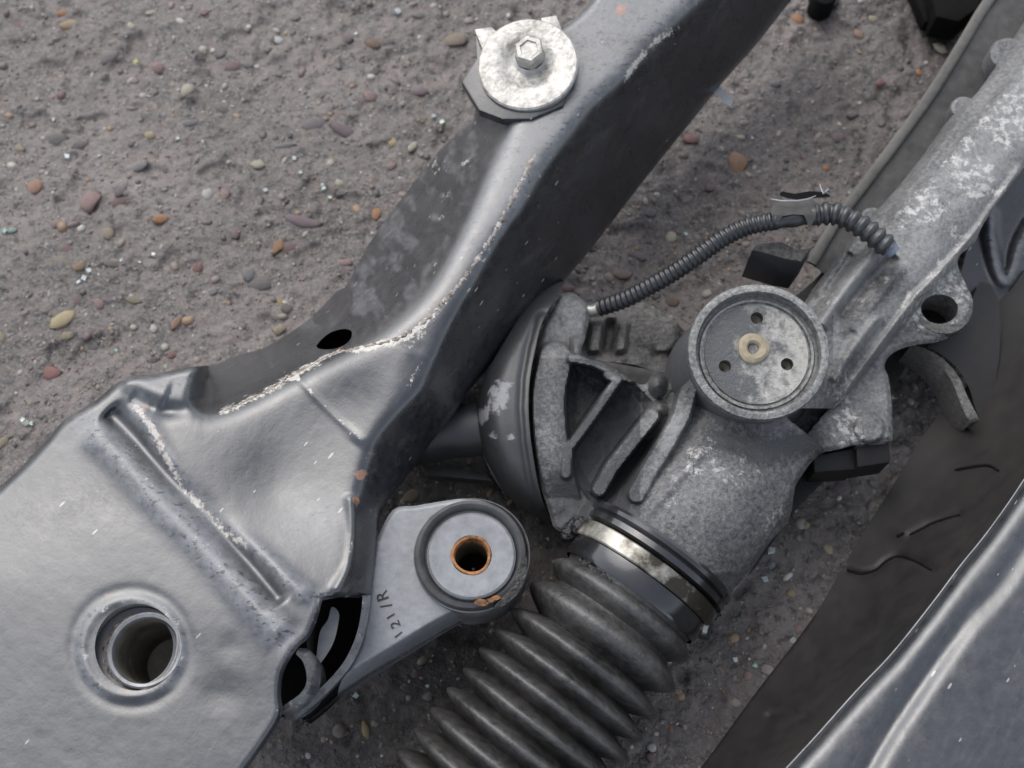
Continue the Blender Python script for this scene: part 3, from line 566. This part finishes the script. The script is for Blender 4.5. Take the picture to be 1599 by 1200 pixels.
# ================================================================== STEERING RACK
rack = thing('steering_rack', 'speckled cast aluminium steering rack with a round holed cap and ribbed black gaiter', 'steering rack', (90, 40, 20))
def zhouse(Q):
    x, y = Q[:, 0], Q[:, 1]
    s = x * .765 + y * .644                                   # across the tube
    tube_ = 36 + 22 * np.sqrt(np.clip(1 - (np.abs(s - 1330) / 84) ** 3.2, .02, 1)) - 2.2 * sstep(1292, 1280, s)
    tube_ = np.where((y < 640) & (x > 1150), tube_, 0)
    flange = np.where(s > 1400, 45.5, 0) * (y < 780)
    def dl(poly): return dpoly(Q, poly)
    # lower barrel: rounded shoulder running down to the gaiter
    ax0 = np.array([1165., 690.]); ax1 = np.array([1008., 880.]); t_ = (ax1 - ax0) / np.linalg.norm(ax1 - ax0); nrm = np.array([-t_[1], t_[0]])
    dd = (Q - ax0) @ nrm; al = (Q - ax0) @ t_
    lower = 30 + 29 * np.sqrt(np.clip(1 - (dd / 142) ** 2, .03, 1)); lower = np.where((al > -70) & (dd > -150), lower, 0)
    lower = lower + 1.1 * sstep(110, 96, np.hypot(x - 1112, y - 800)) * (al > -20)
    floor = 37 + 4 * sstep(600, 800, y) + 3 * (fbm(x / 30, y / 30, 3) - .5)
    z = np.maximum.reduce([tube_, flange, lower, floor])
    # deep pockets between the ribs
    def flat(poly, w, top, soft=5, slope=0):
        d, t, s_, _ = dl(poly); k = sstep(w + soft, w, d); return k, top + slope * t
    def apply(z, k, h): return np.where(k > 0, np.maximum(z, z * (1 - k) + h * k), z)
    pocket = smooth_poly([(893,568),(950,588),(990,600),(1030,650),(1010,700),(940,790),(900,750),(886,700)], 3, True)
    dP, _, _, _ = dpoly(Q, pocket, True); inn = inside(Q, pocket); z = np.where(inn, z - np.clip(dP, 0, 16) * .22 - 1, z)
    dip2 = smooth_poly([(1058,600),(1062,650),(1036,695),(1000,750),(980,800),(950,830),(920,805),(980,700),(1026,640)], 3, True)
    dP, _, _, _ = dpoly(Q, dip2, True); inn = inside(Q, dip2); z = np.where(inn, z - np.clip(dP, 0, 20) * .26, z)
    band = smooth_poly([(868,560),(858,610),(858,660),(866,720),(880,780),(890,815)]); k, h = flat(band, 24, 49, 5); 
    hb = 50 - .0016 * (y - 650) ** 2 * .35; z = apply(z, k, hb)
    for poly, w, h0, sl in [([(950,586),(965,592),(925,650),(888,700),(884,740)], 6, 52, -4), ([(1018,650),(985,692),(955,730),(936,764)], 10, 52, -2),
                            ([(1078,598),(1064,650),(1042,690),(1010,742),(994,772)], 12, 60.5, -3), ([(893,560),(925,566),(958,582),(985,592)], 5, 50, 0)]:
        k, h = flat(np.array(poly, float), w, h0, 5, sl); z = apply(z, k, h)
    k = np.exp(-(((x - 1027) / 14) ** 2 + ((y - 602) / 18) ** 2)); z = np.maximum(z, 30 + 24 * k)
    k = np.exp(-(((x - 1030) / 16) ** 2 + ((y - 640) / 16) ** 2)); z = np.maximum(z, 30 + 20 * k)
    k = np.exp(-(((x - 903) / 15) ** 4 + ((y - 545) / 22) ** 4)); z = np.maximum(z, 30 + 19 * k)
    def rid(poly, h, w, a=0, b=1):
        d, t, s_, _ = dl(np.array(poly, float)); return h * np.exp(-(d / w) ** 2) * sstep(a - .01, a + .06, t) * sstep(b + .01, b - .06, t)
    z = z + rid([(1600,255),(1525,361),(1469,425),(1431,462),(1375,537),(1326,605),(1305,640)], 4.2, 6)
    z = z + rid([(1278,512),(1320,452),(1372,385)], 4.6, 12) - rid([(1310,498),(1350,445),(1400,398)], 3.8, 10) + rid([(1330,520),(1372,465),(1412,412)], 2.0, 9)
    z = z + rid([(1300,600),(1335,540),(1375,490)], 3.4, 9) + rid([(1560,90),(1480,215),(1420,300),(1385,350)], 1.8, 8) + rid([(1345,360),(1300,430),(1275,465)], 1.6, 6) - rid([(1330,395),(1288,455)], 2.2, 8)
    r = np.hypot((x - 1357), (y - 669)); z = z + 1.6 * sstep(26, 21, r)
    r = np.hypot((x - 1467), (y - 483) * 1.15); z = z + 1.0 * sstep(52, 44, r)
    z = z + rid([(1240,760),(1215,810),(1200,850)], 1.4, 16) + rid([(1100,700),(1065,740),(1010,800),(985,850)], 1.6, 9)
    z = z + rid([(1210,690),(1255,705),(1290,690)], 0.0, 9) + .5 * (fbm(x / 14, y / 14, 3) - .5)
    d, _, _, _ = dpoly(Q, HOUT, True); z = z - .22 * np.clip(7 - d, 0, 7)
    return z
HOUT = np.vstack([[(1640,-20),(1599,34)], smooth_poly([(1561,95),(1525,146),(1484,184),(1443,240),(1405,289),(1375,322),(1338,360),(1300,412),(1268,452)], 3), [(1240,500),(1150,540),(1080,590)],
        smooth_poly([(1062,606),(1048,590),(1032,580),(1018,584),(1008,600),(992,597),(963,578),(940,566),(917,560),(908,548),(916,520),(920,482),(895,458),(876,460)], 3),
        smooth_poly([(866,480),(850,506),(837,548),(829,593),(827,638),(831,690),(841,750),(856,795),(864,822),(878,832)], 3), smooth_poly([(900,812),(930,818),(990,852),(1050,895),(1100,936),(1122,946)], 3),
        smooth_poly([(1140,930),(1163,905),(1200,850),(1232,812),(1240,770),(1246,752),(1277,712),(1310,702),(1337,695),(1365,693),(1394,688)], 3),
        smooth_poly([(1393,635),(1388,592),(1381,571),(1394,552),(1424,540),(1465,534),(1491,522),(1514,500),(1519,470),(1506,440),(1496,417),(1499,399),(1521,380),(1536,350),(1570,300),(1599,262),(1650,190)], 4)])
def mhouse(Q):
    x, y = Q[:, 0], Q[:, 1]; s = x * .765 + y * .644
    def g(poly, w): d, t, _, _ = dpoly(Q, np.array(poly, float)); return np.exp(-(d / w) ** 2)
    pol = .8 * g([(1525,361),(1431,462),(1326,605)], 6) + .9 * g([(1278,512),(1320,452),(1372,385)], 13) + .5 * g([(858,570),(850,650),(866,720)], 20) + .5 * g([(1062,650),(1042,690),(994,772)], 8) + .5 * g([(960,590),(925,650),(890,700)], 5)
    pol += .55 * sstep(1290, 1310, s) * (y < 560) * (x > 1300) * sstep(1420, 1395, s)
    spk = .85 * sstep(1270, 1300, s) * (y < 520) * (x > 1290) + .8 * g([(1312,600),(1330,690)], 30) + .45 * g([(1100,700),(1000,840)], 20) + .55 * g([(1225,770),(1180,860)], 22) + .2 * (y > 650) * (x > 1010) + .6 * g([(1450,440),(1380,540)], 16) + .4 * g([(1090,720),(1200,760)], 35)
    gr = .75 * g([(960,640),(915,700),(900,760)], 26) + .6 * g([(1010,700),(960,780),(940,840)], 22) + .8 * g([(890,800),(900,830)], 22) + .7 * g([(1120,690),(1200,705),(1270,690)], 22) + .7 * g([(1000,840),(930,830)], 14) + .35 * (x < 1000) * (y > 560) + .6 * g([(1062,600),(1030,560)], 25)
    gr += .5 * g([(1320,520),(1400,430)], 14)
    spk = spk * (.45 + .75 * sstep(.38, .62, fbm(x / 55 + 5, y / 55 + 2, 3))); pol = pol * (.5 + .5 * sstep(.35, .6, fbm(x / 40, y / 40 + 7, 2)))
    return np.clip(np.stack([pol, gr, spk], -1), 0, 1)
ear = circ(1467, 483, 29, 23)
relief('housing', HOUT, [ear], zhouse, rack, M_cast, 2.2, 16, 5, mhouse, 50)
relief('housing_underside', smooth_poly([(1270,440),(1500,170),(1660,-60),(1700,40),(1480,420),(1380,640),(1240,800),(1130,920),(930,850),(880,760),(900,620),(1080,560)], 3, True), [], lambda Q: 24 + 0 * Q[:, 0], rack, M_castdark, 8, 14, 2, lambda Q: np.tile([0, .6, 0], (len(Q), 1)))
u = mmpx(1467, 483, 45); lathe('mounting_eye', P(1467, 485, 45), [(29*u, -20), (28*u, -1), (30*u, .8), (37*u, 1.2), (44*u, .9), (45*u, -2)], rack, M_castdark, (0, .1, 1), 48)
lathe('eye_floor', P(1467, 480, 34), [(30*u, 0), (.3, -.2)], rack, M_dark)
# lower, older casting seen behind the ribs
M_CD = M_castdark
low = smooth_poly([(868,470),(920,474),(1000,470),(1072,520),(1080,570),(1050,590),(1000,572),(960,566),(915,560),(880,540)], 4, True)
def zlow(Q):
    z = 26 + 3 * (fbm(Q[:, 0] / 22, Q[:, 1] / 22, 4) - .5)
    for x0, h_, w_ in ((932, 3.5, 12), (951, -5, 9), (972, 3.5, 9), (1040, 3, 20)): z = z + h_ * np.exp(-((Q[:, 0] - x0 + (Q[:, 1] - 520) * .12) / w_) ** 4) * sstep(556, 545, Q[:, 1]) * sstep(496, 508, Q[:, 1])
    return z
relief('lower_casting', low, [], zlow, rack, M_CD, 3, 12, 3, lambda Q: np.stack([.3 + 0 * Q[:, 0], .1 + 0 * Q[:, 0], .35 + 0 * Q[:, 0]], -1))
prism('side_lug', [(905,556,36),(1000,574,34),(1078,592,34),(1082,608,33),(990,600,33),(905,572,34)], 12, rack, M_rail, .8)
# bosses along the far edge
for x, y, r_, z in [(1577,84,31,47),(1506,168,21,46),(1363,341,20,43)]:
    u = mmpx(x, y, z); lathe('casting_boss', P(x, y, z), [(r_*u*1.06, -20), (r_*u, -1.5), (r_*u*.93, -.3), (r_*u*.7, .2), (r_*u*.45, -.1), (.2, 0)], rack, M_cast, (-.1, -.05, 1), 32, 35, .02)
# pinion tower and the turned cap with three pin holes
tc = P(1184, 549, 74); u = mmpx(1184, 549, 74); tax = (-.04, -.16, 1); A = Vector(tax).normalized()
lathe('pinion_tower', tc, [(127*u, -46), (120*u, -36), (111*u, -26), (105*u, -14), (103*u, -4), (106*u, -3), (106*u, -1)], rack, plain('grey_cast_side', (.085, .088, .094), (.14, .143, .15), .5, .2, 500, .3), tax, 96)
cap = lathe('cap_ring', tc, [(106*u, -4), (109.5*u, -3.2), (110*u, -.6), (108.5*u, .4), (102*u, .8), (97*u, .6), (96*u, -.3), (95.5*u, -3.6), (94*u, -4)], rack, M_cap, tax, 110)
dz = 3.4; holes = [(1182,497,11.5),(1132,572,11.5),(1229,569,11.5)]; dcen = np.array(list(Vector(tc) - A * dz))
bm = bmesh.new()                                              # the disc, with its three real holes and stepped ring
qd = A.to_track_quat('Z', 'Y')
def pl(a, b, h=0): return Vector(dcen) + qd @ Vector((a, b, h))
inv = qd.inverted(); hl = []
for x, y, r_ in holes:
    # where the sight line meets the disc plane
    p0 = Vector(CAM.tolist()); d0 = Vector((P(x, y, 0) - CAM).tolist()); t0 = (Vector(dcen) - p0).dot(A) / d0.dot(A); l = inv @ (p0 + d0 * t0 - Vector(dcen)); hl.append((l.x, l.y, r_ * u * .86))
from mathutils.geometry import delaunay_2d_cdt
Rr = 81 * u; pts = [(Rr * math.cos(a), Rr * math.sin(a)) for a in np.linspace(0, 2 * math.pi, 80, endpoint=False)]; edges = [(i, (i + 1) % 80) for i in range(80)]
for hx, hy, hr in hl:
    b0 = len(pts); pts += [(hx + hr * math.cos(a), hy + hr * math.sin(a)) for a in np.linspace(0, 2 * math.pi, 24, endpoint=False)]; edges += [(b0 + i, b0 + (i + 1) % 24) for i in range(24)]
pts += [(a, b) for a in np.arange(-Rr, Rr, 2.) for b in np.arange(-Rr, Rr, 2.) if math.hypot(a, b) < Rr - .8 and all(math.hypot(a - h[0], b - h[1]) > h[2] + .6 for h in hl)]
res = delaunay_2d_cdt([Vector(p) for p in pts], edges, [], 0, 1e-5); vo, fo = res[0], res[2]
fo = [f for f in fo if all(math.hypot(sum(vo[k].x for k in f) / 3 - h[0], sum(vo[k].y for k in f) / 3 - h[1]) > h[2] * .98 for h in hl)]
vs = [list(pl(p.x, p.y, 0)) for p in vo]
M_capdisc = cast('gritty_cap_face', lo=(.12, .122, .125), hi=(.46, .445, .41), metal=.45, t=(.42, .70)); q_ = np.array(vs) - dcen
k_ = sstep(-9, 14, q_[:, 0] * .95 - q_[:, 1] * .1 + 14 * (fbm(q_[:, 0] / 3 + 60, q_[:, 1] / 3 + 60, 4) - .5) * 2); msk_ = np.stack([.9 * k_, .55 * (1 - k_), .8 * k_ * sstep(.4, .6, fbm(q_[:, 0] / 3 + 60, q_[:, 1] / 3 + 60, 2))], -1)  # dark half is a reflection painted in, bright half is grit
mesh('cap_disc', vs, [list(f) for f in fo], cap, M_capdisc, 35, msk_)
lathe('disc_step', dcen, [(81*u, 0), (82*u, -.6), (84*u, -.6), (85*u, .3), (89*u, .4), (91*u, -.5), (94.5*u, -.5)], cap, M_cap, tax, 110)
for hx, hy, hr in hl: lathe('pin_hole', list(pl(hx, hy)), [(hr, 0), (hr * .97, -4), (.2, -4.6)], cap, M_CD if False else M_sleevein, tax, 28)
cc_ = pl(0, 0); p0 = Vector(CAM.tolist()); d0 = Vector((P(1176, 545, 0) - CAM).tolist()); t0 = (Vector(dcen) - p0).dot(A) / d0.dot(A); cc_ = p0 + d0 * t0
plug = lathe('centre_plug', list(cc_), [(25*u, -.3), (24*u, 1.0), (19*u, 1.7), (12*u, 1.6), (10*u, 1.1), (8.5*u, .2)], cap, M_cream, tax, 32, 35, .04)
lathe('plug_bore', list(cc_), [(8.6*u, .3), (8*u, -3), (.3, -3.4)], plug, plain('plug_bore_dark', (.03, .025, .015), (.10, .08, .05), .6), tax, 24)
# socket block standing beside the cap
blk = prism('connector_block', [(1174,391,56),(1185,378,56),(1221,378,56.3),(1246,391,56.6),(1268,387,57),(1251,410,57),(1226,406,56.6)], 21, rack, M_drum, .35)
prism('block_top', [(1177,391,56.7),(1186,380,56.7),(1220,380,57),(1246,393,57.3),(1264,389,57.6),(1250,408,57.6),(1226,404,57.2)], .6, rack, M_castdark, .15)  # the black block's lit top, painted in as a paler plate
# side face of the flange, added as dark blocks under the lower lug
prism('flange_side', [(1270,712,38),(1335,700,38),(1337,733,36),(1272,738,36)], 14, rack, M_wall, .7)
prism('flange_side', [(1337,697,41),(1389,692,41),(1391,722,39),(1339,730,39)], 14, rack, M_wall, .7)
# curved prong off the eye
pr = smooth_poly([(1424,538),(1452,548),(1478,566),(1498,590),(1510,618),(1524,645),(1530,656)], 6)
ci2 = smooth_poly([(1424,540),(1448,553),(1472,574),(1488,600),(1499,628),(1510,652),(1518,660)], 6); n = len(pr)
t1 = P(pr[:, 0], pr[:, 1], np.linspace(43, 38, n)); t2 = P(ci2[:, 0], ci2[:, 1], np.linspace(41, 36, n)); vs = np.vstack([t1 - [0, 0, 16], t1, t2, t2 - [0, 0, 16]]); f = []
for r_ in range(3): f += [[r_*n + i, r_*n + i + 1, (r_+1)*n + i + 1, (r_+1)*n + i] for i in range(n - 1)]
mesh('curved_prong', vs, f, rack, M_castdark, 40, np.tile([.4, .1, .1], (len(vs), 1)))
lug = relief('dark_lug', smooth_poly([(1445,540),(1495,520),(1530,440),(1560,470),(1560,560),(1548,620),(1530,655),(1515,610),(1495,575),(1465,550)], 2, True), [], lambda Q: 33 - (Q[:, 0] - 1450) * .05, rack, M_wall, 4, 8, 2)

# black drum of the motor, and its snout
DR = smooth_poly([(880,440),(848,500),(835,548),(827,593),(825,638),(829,690),(839,750),(850,790),(862,822),(850,815),(800,782),(770,745),(752,700),(743,655),(746,618),(762,578),(790,530),(830,470)], 4, True)
DAX = [(800,470),(800,640),(815,740),(860,800)]
def zdrum(Q):
    x, y = Q[:, 0], Q[:, 1]; yy = (y - 610) / 215.0
    z = 14 + 36 * np.sqrt(np.clip(1 - yy ** 2, .02, 1)); edge = 743 + .0028 * (y - 640) ** 2
    k = np.clip((x - edge) / 44, 0, 1); z = z * (.62 + .38 * np.sqrt(np.clip(1 - (1 - k) ** 2, 0, 1)))
    d, _, _, _ = dpoly(Q, [(848,500),(835,548),(827,593),(825,638),(829,690),(839,750),(850,790)]); z = z - .9 * np.exp(-((d - 13) / 5) ** 2) + .5 * sstep(11, 5, d)
    return z
m = N('scuffed_black_plastic'); w_, _, _ = m.attr(); nn_ = m.noise(500, 6, .7); nf = m.noise(160, 4, .6)
sc_ = m.math('MULTIPLY', m.ramp(m.math('ADD', m.math('MULTIPLY', w_, .35), m.math('ADD', m.math('MULTIPLY', nf, .5), m.math('MULTIPLY', nn_, .35))), [(.60, 0.), (.68, 1.)]), m.math('GREATER_THAN', w_, .03))
m.out(m.mix(sc_, m.mix(nf, (.018, .019, .02), (.055, .055, .057)), m.mix(nn_, (.16, .16, .17), (.42, .41, .42))), m.math('ADD', .48, m.math('MULTIPLY', sc_, .2)), 0, m.math('ADD', nn_, sc_), .0004, .35, IOR=1.75)
def mdrum(Q):
    sp = lambda x, y, a, b, : np.exp(-(((Q[:, 0] - x) / a) ** 2 + ((Q[:, 1] - y) / b) ** 2))
    q = .9 * sp(780, 622, 20, 32) + .8 * sp(752, 650, 12, 16) + .75 * sp(770, 680, 9, 9) + .7 * sp(798, 682, 10, 8) + .6 * sp(793, 602, 10, 7); return np.clip(np.stack([q, q * 0, q * 0], -1), 0, 1)
relief('motor_drum', DR, [], zdrum, rack, m.m, 2, 14, 6, mdrum, 50)
tube('motor_snout', [P(640, 690, 24), P(690, 678, 25), P(730, 672, 26), P(800, 668, 28)], [9.5, 9.5, 9.8, 9.8], rack, M_drum, 40)
prism('snout_bracket', [(655,722,12),(760,738,12),(770,752,12),(665,742,12)], 6, rack, M_rail, .8)

# gaiter
ax = np.array([-.575, .818]); st = np.array([1006., 898.]); cz = 38
p0 = P(st[0], st[1], cz); far = st + ax * 420; p1 = P(far[0], far[1], cz - 9); axis = (p1 - p0) / np.linalg.norm(p1 - p0); u = mmpx(1000, 900, cz)
prof = [(118*u, -34*u), (126*u, -33*u), (128*u, -24*u), (120*u, -20*u), (118*u, 16*u), (122*u, 26*u), (128*u, 40*u)]
rr, hh = 124*u, 40*u; pitch = [42, 58, 40] + [38] * 10
g = [(112*u, 0), (114*u, 30*u), (112*u, 44*u)]
h = 46; amp = 13
for i, p_ in enumerate(pitch):
    ro = (133 + 1.9 * i) * u; ri = ro - (37 + .4 * i) * u
    if i == 0: ro, ri = 127 * u, 104 * u
    for k in range(1, 11):
        c_ = .5 - .5 * math.cos(2 * math.pi * k / 10); c_ = c_ ** .62; g.append((ri + (ro - ri) * c_, (h + p_ * k / 10) * u))
    h += p_
gait = lathe('gaiter', p0, g, rack, M_gaiter, axis, 96, 70)
bnd = lathe('clamp_band', p0, [(116*u, -15*u), (124*u, -14*u), (125.5*u, -12*u), (125.5*u, 10*u), (124*u, 12*u), (117*u, 13*u)], gait, M_clamp, axis, 96)
lathe('gaiter_collar', p0, [(118*u, 12*u), (121*u, 14*u), (121*u, 36*u), (117*u, 44*u)], gait, M_wet, axis, 96)
lathe('barrel_rim', p0, [(112*u, -50*u), (127*u, -48*u), (130*u, -43*u), (129*u, -37*u), (124*u, -34*u), (127*u, -30*u), (127*u, -21*u), (116*u, -17*u)], rack, M_wet, axis, 96)
u2 = mmpx(1105, 965, 30)
prism('clamp_ear', [(1088,975,40),(1102,962,41),(1116,972,40),(1108,998,38),(1092,994,38)], 5, bnd, M_gloss, .8)
prism('clamp_screw', [(1098,970,44),(1110,966,44),(1104,990,43),(1096,988,43)], 3, bnd, M_steel, .5)
prism('clamp_tab', [(994,890,63),(1003,884,63),(1062,928,58.5),(1053,938,58.5)], .8, bnd, M_steel, .3)
# oil smear as a puddled lump on the collar
for (x, y, r_, z_) in [(930,893,14,56),(945,902,12,58),(912,880,10,52),(956,908,8,59),(935,905,9,55),(1100,985,11,36),(1112,955,13,39),(905,822,14,44),(888,832,13,40)]:
    u3 = mmpx(x, y, z_); bm = bmesh.new(); bmesh.ops.create_icosphere(bm, subdivisions=3, radius=r_ * u3)
    for vt in bm.verts:
        c_ = vt.co; vt.co = c_ * (1 + .3 * math.sin(c_.x * 2.2 + x) * math.cos(c_.y * 2.9 + y)); vt.co.z *= .5
    bm.verts.index_update(); vs = [list(v.co + V(x, y, z_)) for v in bm.verts]; fs_ = [[v.index for v in f.verts] for f in bm.faces]; bm.free(); mesh('oil_blob', vs, fs_, rack, M_gloss, 0)

# ================================================================== CORRUGATED HOSE
hose = thing('corrugated_hose', 'thin black corrugated breather hose arching above the round cap', 'hose', (90, 60, 60))
def hosepart(name, path, r, pitch, dep, z0, z1, arch=0):
    path = smooth_poly(path, 24); L = np.r_[0, np.cumsum(np.linalg.norm(np.diff(path, axis=0), axis=1))]; n = int(L[-1] / pitch * 8); t = np.linspace(0, L[-1], n)
    q = np.stack([np.interp(t, L, path[:, 0]), np.interp(t, L, path[:, 1])], -1); f = t / L[-1]; z = z0 + (z1 - z0) * f + arch * np.sin(math.pi * f)
    pt = P(q[:, 0], q[:, 1], z); u = mmpx(1150, 400, 60)
    rad = r * u * (1 - dep * (1 - np.clip(1.35 * (.5 + .5 * np.cos(2 * math.pi * t / pitch)), 0, 1))); return tube(name, pt, rad, hose, M_hose, 20, True, 1, 80)
hosepart('hose_section', [(936,481),(975,468),(1010,450),(1050,427),(1090,400),(1125,375),(1165,355),(1212,345)], 14.8, 8.6, .16, 36, 66, 4)
hosepart('hose_section', [(1275,336),(1300,334),(1325,342),(1350,357),(1370,373),(1388,388)], 18.5, 15.0, .24, 66, 66, 2)
hosepart('clip_sleeve', [(1205,346),(1240,341),(1278,337)], 14.5, 34, .15, 65.5, 66)
tube('wire_end', P([1384,1390,1396], [383,390,396], [66,65.5,65]), [3.3, 3.0, 2.2], hose, M_blue, 10)
tube('hose_nipple', P([905,925,944], [487,486,480], [34,34,35]), [2.2, 2.3, 2.6], hose, M_steel, 16)
u = mmpx(1210, 345, 66)
cl = relief('clip_plate', smooth_poly([(1208,318),(1270,312),(1276,330),(1268,350),(1262,356),(1255,336),(1222,338),(1214,350),(1206,340)], 2, True), [], lambda Q: 69.5 - .08 * abs(Q[:, 1] - 335) , hose, M_rail, 2.5, 3, 1)
tube('clip_edge', P([1203,1220,1245,1262,1274], [311,314,314,311,306], [70,70.5,70.5,70.5,70]), [.15, .3, .3, .3, .15], hose, M_plate, 8, True, .8)
tube('clip_hook', P([1280,1283,1286,1289,1293,1298], [288,297,303,300,296,299], [70,71,71,72,72,70]), [.2, .3, .3, .35, .3, .2], hose, M_plate, 8)
relief('clip_pad', smooth_poly([(1218,306),(1222,299),(1240,303),(1262,299),(1282,300),(1294,304),(1296,308),(1278,309),(1245,312)], 2, True), [], lambda Q: 64 + 0 * Q[:, 0], hose, M_dark, 2.5, 4, 1)

# ================================================================== RAIL behind the rack
rail = thing('steel_rail', 'straight dirty dark steel rail behind the upper rack tube', 'rail', (190, 150, 20))
re = smooth_poly([(1590,-60),(1538,0),(1500,62),(1452,140),(1398,215),(1345,285),(1300,345),(1262,410)], 3)
ri_ = smooth_poly([(1680,-60),(1610,34),(1565,95),(1530,150),(1490,190),(1450,245),(1412,295),(1380,330),(1345,370),(1305,440)], 3)
relief('rail_web', np.vstack([re, ri_[::-1]]), [], lambda Q: 37.5 - .03 * np.clip(dpoly(Q, re)[0] - 14, 0, 60) + .5 * (fbm(Q[:, 0] / 20, Q[:, 1] / 20, 2) - .5), rail, M_rail, 4, 12, 4, None, 50)
tube('rail_lip', P(re[:, 0] + 5, re[:, 1] + 2, 39.0), 2.1, rail, plain('worn_lip', (.055, .052, .047), (.12, .113, .10), .55, .05, 260, .6), 12, True, .3)
stp = thing('black_block', 'black blurred block at the top edge beside the steel rail', 'block', (150, 190, 0)); 
prism('block_body', [(1440,-60,16),(1560,-60,16),(1528,12,16),(1498,34,16),(1462,26,16)], 14, stp, M_dark, 1.5)
prism('block_foot', [(1410,-50,8),(1470,-50,8),(1480,30,8),(1445,34,8)], 7, stp, M_dark, 1)
kb = thing('round_stub', 'small black rounded stub at the top edge right of the subframe arm', 'knob', (100, 190, 0))
lathe('stub_top', P(1288, -8, 12), [(5.5, -11), (5.5, -2), (4.6, -.4), (.3, 0)], kb, M_dark)
lathe('stub_foot', P(1288, -8, 3), [(7.2, -3), (7.2, 0), (5.6, .6), (.3, .7)], kb, M_wall)

# ================================================================== FAR CROSSMEMBER (right)
xm = thing('crossmember', 'curved black crossmember with a grey shining top along the lower right', 'crossmember', (150, -60, 30))
arc = smooth_poly([(1205,1225),(1270,1155),(1337,1080),(1394,1020),(1457,941),(1499,885),(1544,829),(1599,750),(1680,620)], 5)
wl_ = smooth_poly([(1060,1240),(1094,1200),(1180,1082),(1270,964),(1330,862),(1398,752),(1455,662),(1512,600),(1530,520),(1600,414),(1680,310)], 4)
def zwall(Q):
    da = dpoly(Q, arc)[0]; z = 72 - 62 * (1 - np.exp(-da / 95))
    for poly in ([(1500,804),(1478,810),(1455,818),(1440,826),(1420,836)], [(1322,890),(1345,896),(1368,890),(1385,876),(1405,869),(1430,876),(1455,890)], [(1200,1118),(1230,1112),(1262,1118)]):
        z = z - 1.6 * np.exp(-(dpoly(Q, smooth_poly(poly))[0] / 4.5) ** 2)
    return z + .5 * (fbm(Q[:, 0] / 60, Q[:, 1] / 60, 2) - .5)
relief('side_wall', np.vstack([wl_, arc[::-1]]), [], zwall, xm, M_wall, 4, 6, 3, None, 60)
tip = np.vstack([arc, [(1700,1240),(1200,1260)]])
GR = smooth_poly([(1640,800),(1599,862),(1560,920),(1510,972),(1455,1045),(1410,1110),(1372,1170),(1340,1230)])
def ztop(Q):
    da, _, _, _ = dpoly(Q, arc); dg, t, s, _ = dpoly(Q, GR)
    z = 80 - 8 * np.exp(-da / 9) ; z = z - 3.2 * sstep(20, -3, -s) * 0
    z = z + 1.0 * sstep(-16, 22, -s) - 2.0 * np.exp(-(s / 17) ** 2) * (.35 + .65 * sstep(.2, .7, t))
    return z + .3 * (fbm(Q[:, 0] / 110 + 4, Q[:, 1] / 110, 2) - .5) + .12 * (fbm(Q[:, 0] / 14, Q[:, 1] / 14, 2) - .5)
relief('top_panel', tip, [], ztop, xm, M_paint, 4, 4, 2, lambda Q: np.stack([.15 * np.exp(-(dpoly(Q, arc)[0] / 6) ** 2), .12 + 0 * Q[:, 0], 0 * Q[:, 0]], -1), 60)
tube('panel_rim', P(arc[:, 0], arc[:, 1], 73.0), .3, xm, M_disc, 10)
for poly in ([(1500,804),(1478,810),(1455,818),(1440,826),(1420,836)], [(1322,890),(1345,896),(1368,890),(1385,876),(1405,869),(1430,876),(1455,890)], [(1400,838),(1412,832)], [(1560,735),(1540,726),(1490,734)]):
    q_ = smooth_poly(poly, 6); zz = zwall(q_); rr_ = np.full(len(q_), .5); rr_[0] = rr_[-1] = .15; tube('crack_mark', P(q_[:, 0], q_[:, 1], zz + .75), rr_, xm, M_dark, 8, True, .4)
# glossy channel between rack and wall at the upper right
chn = smooth_poly([(1500,600),(1512,540),(1500,430),(1540,330),(1600,250),(1700,200),(1700,300),(1600,420),(1530,530)], 3, True)
U = smooth_poly([(1546,338),(1548,378),(1556,418),(1568,440),(1580,425),(1592,385),(1610,350)], 6)
def zch(Q):
    d, t, s, _ = dpoly(Q, U); return 20 - .03 * (Q[:, 0] - 1500) + 3.2 * np.exp(-(d / 11) ** 2)
relief('glossy_channel', chn, [], zch, xm, M_side, 3, 6, 2, lambda Q: np.stack([0 * Q[:, 0], .9 * np.exp(-(dpoly(Q, U)[0] / 9) ** 2), 0 * Q[:, 0]], -1), 60)  # U-shaped highlight, formed as a ridge and painted pale
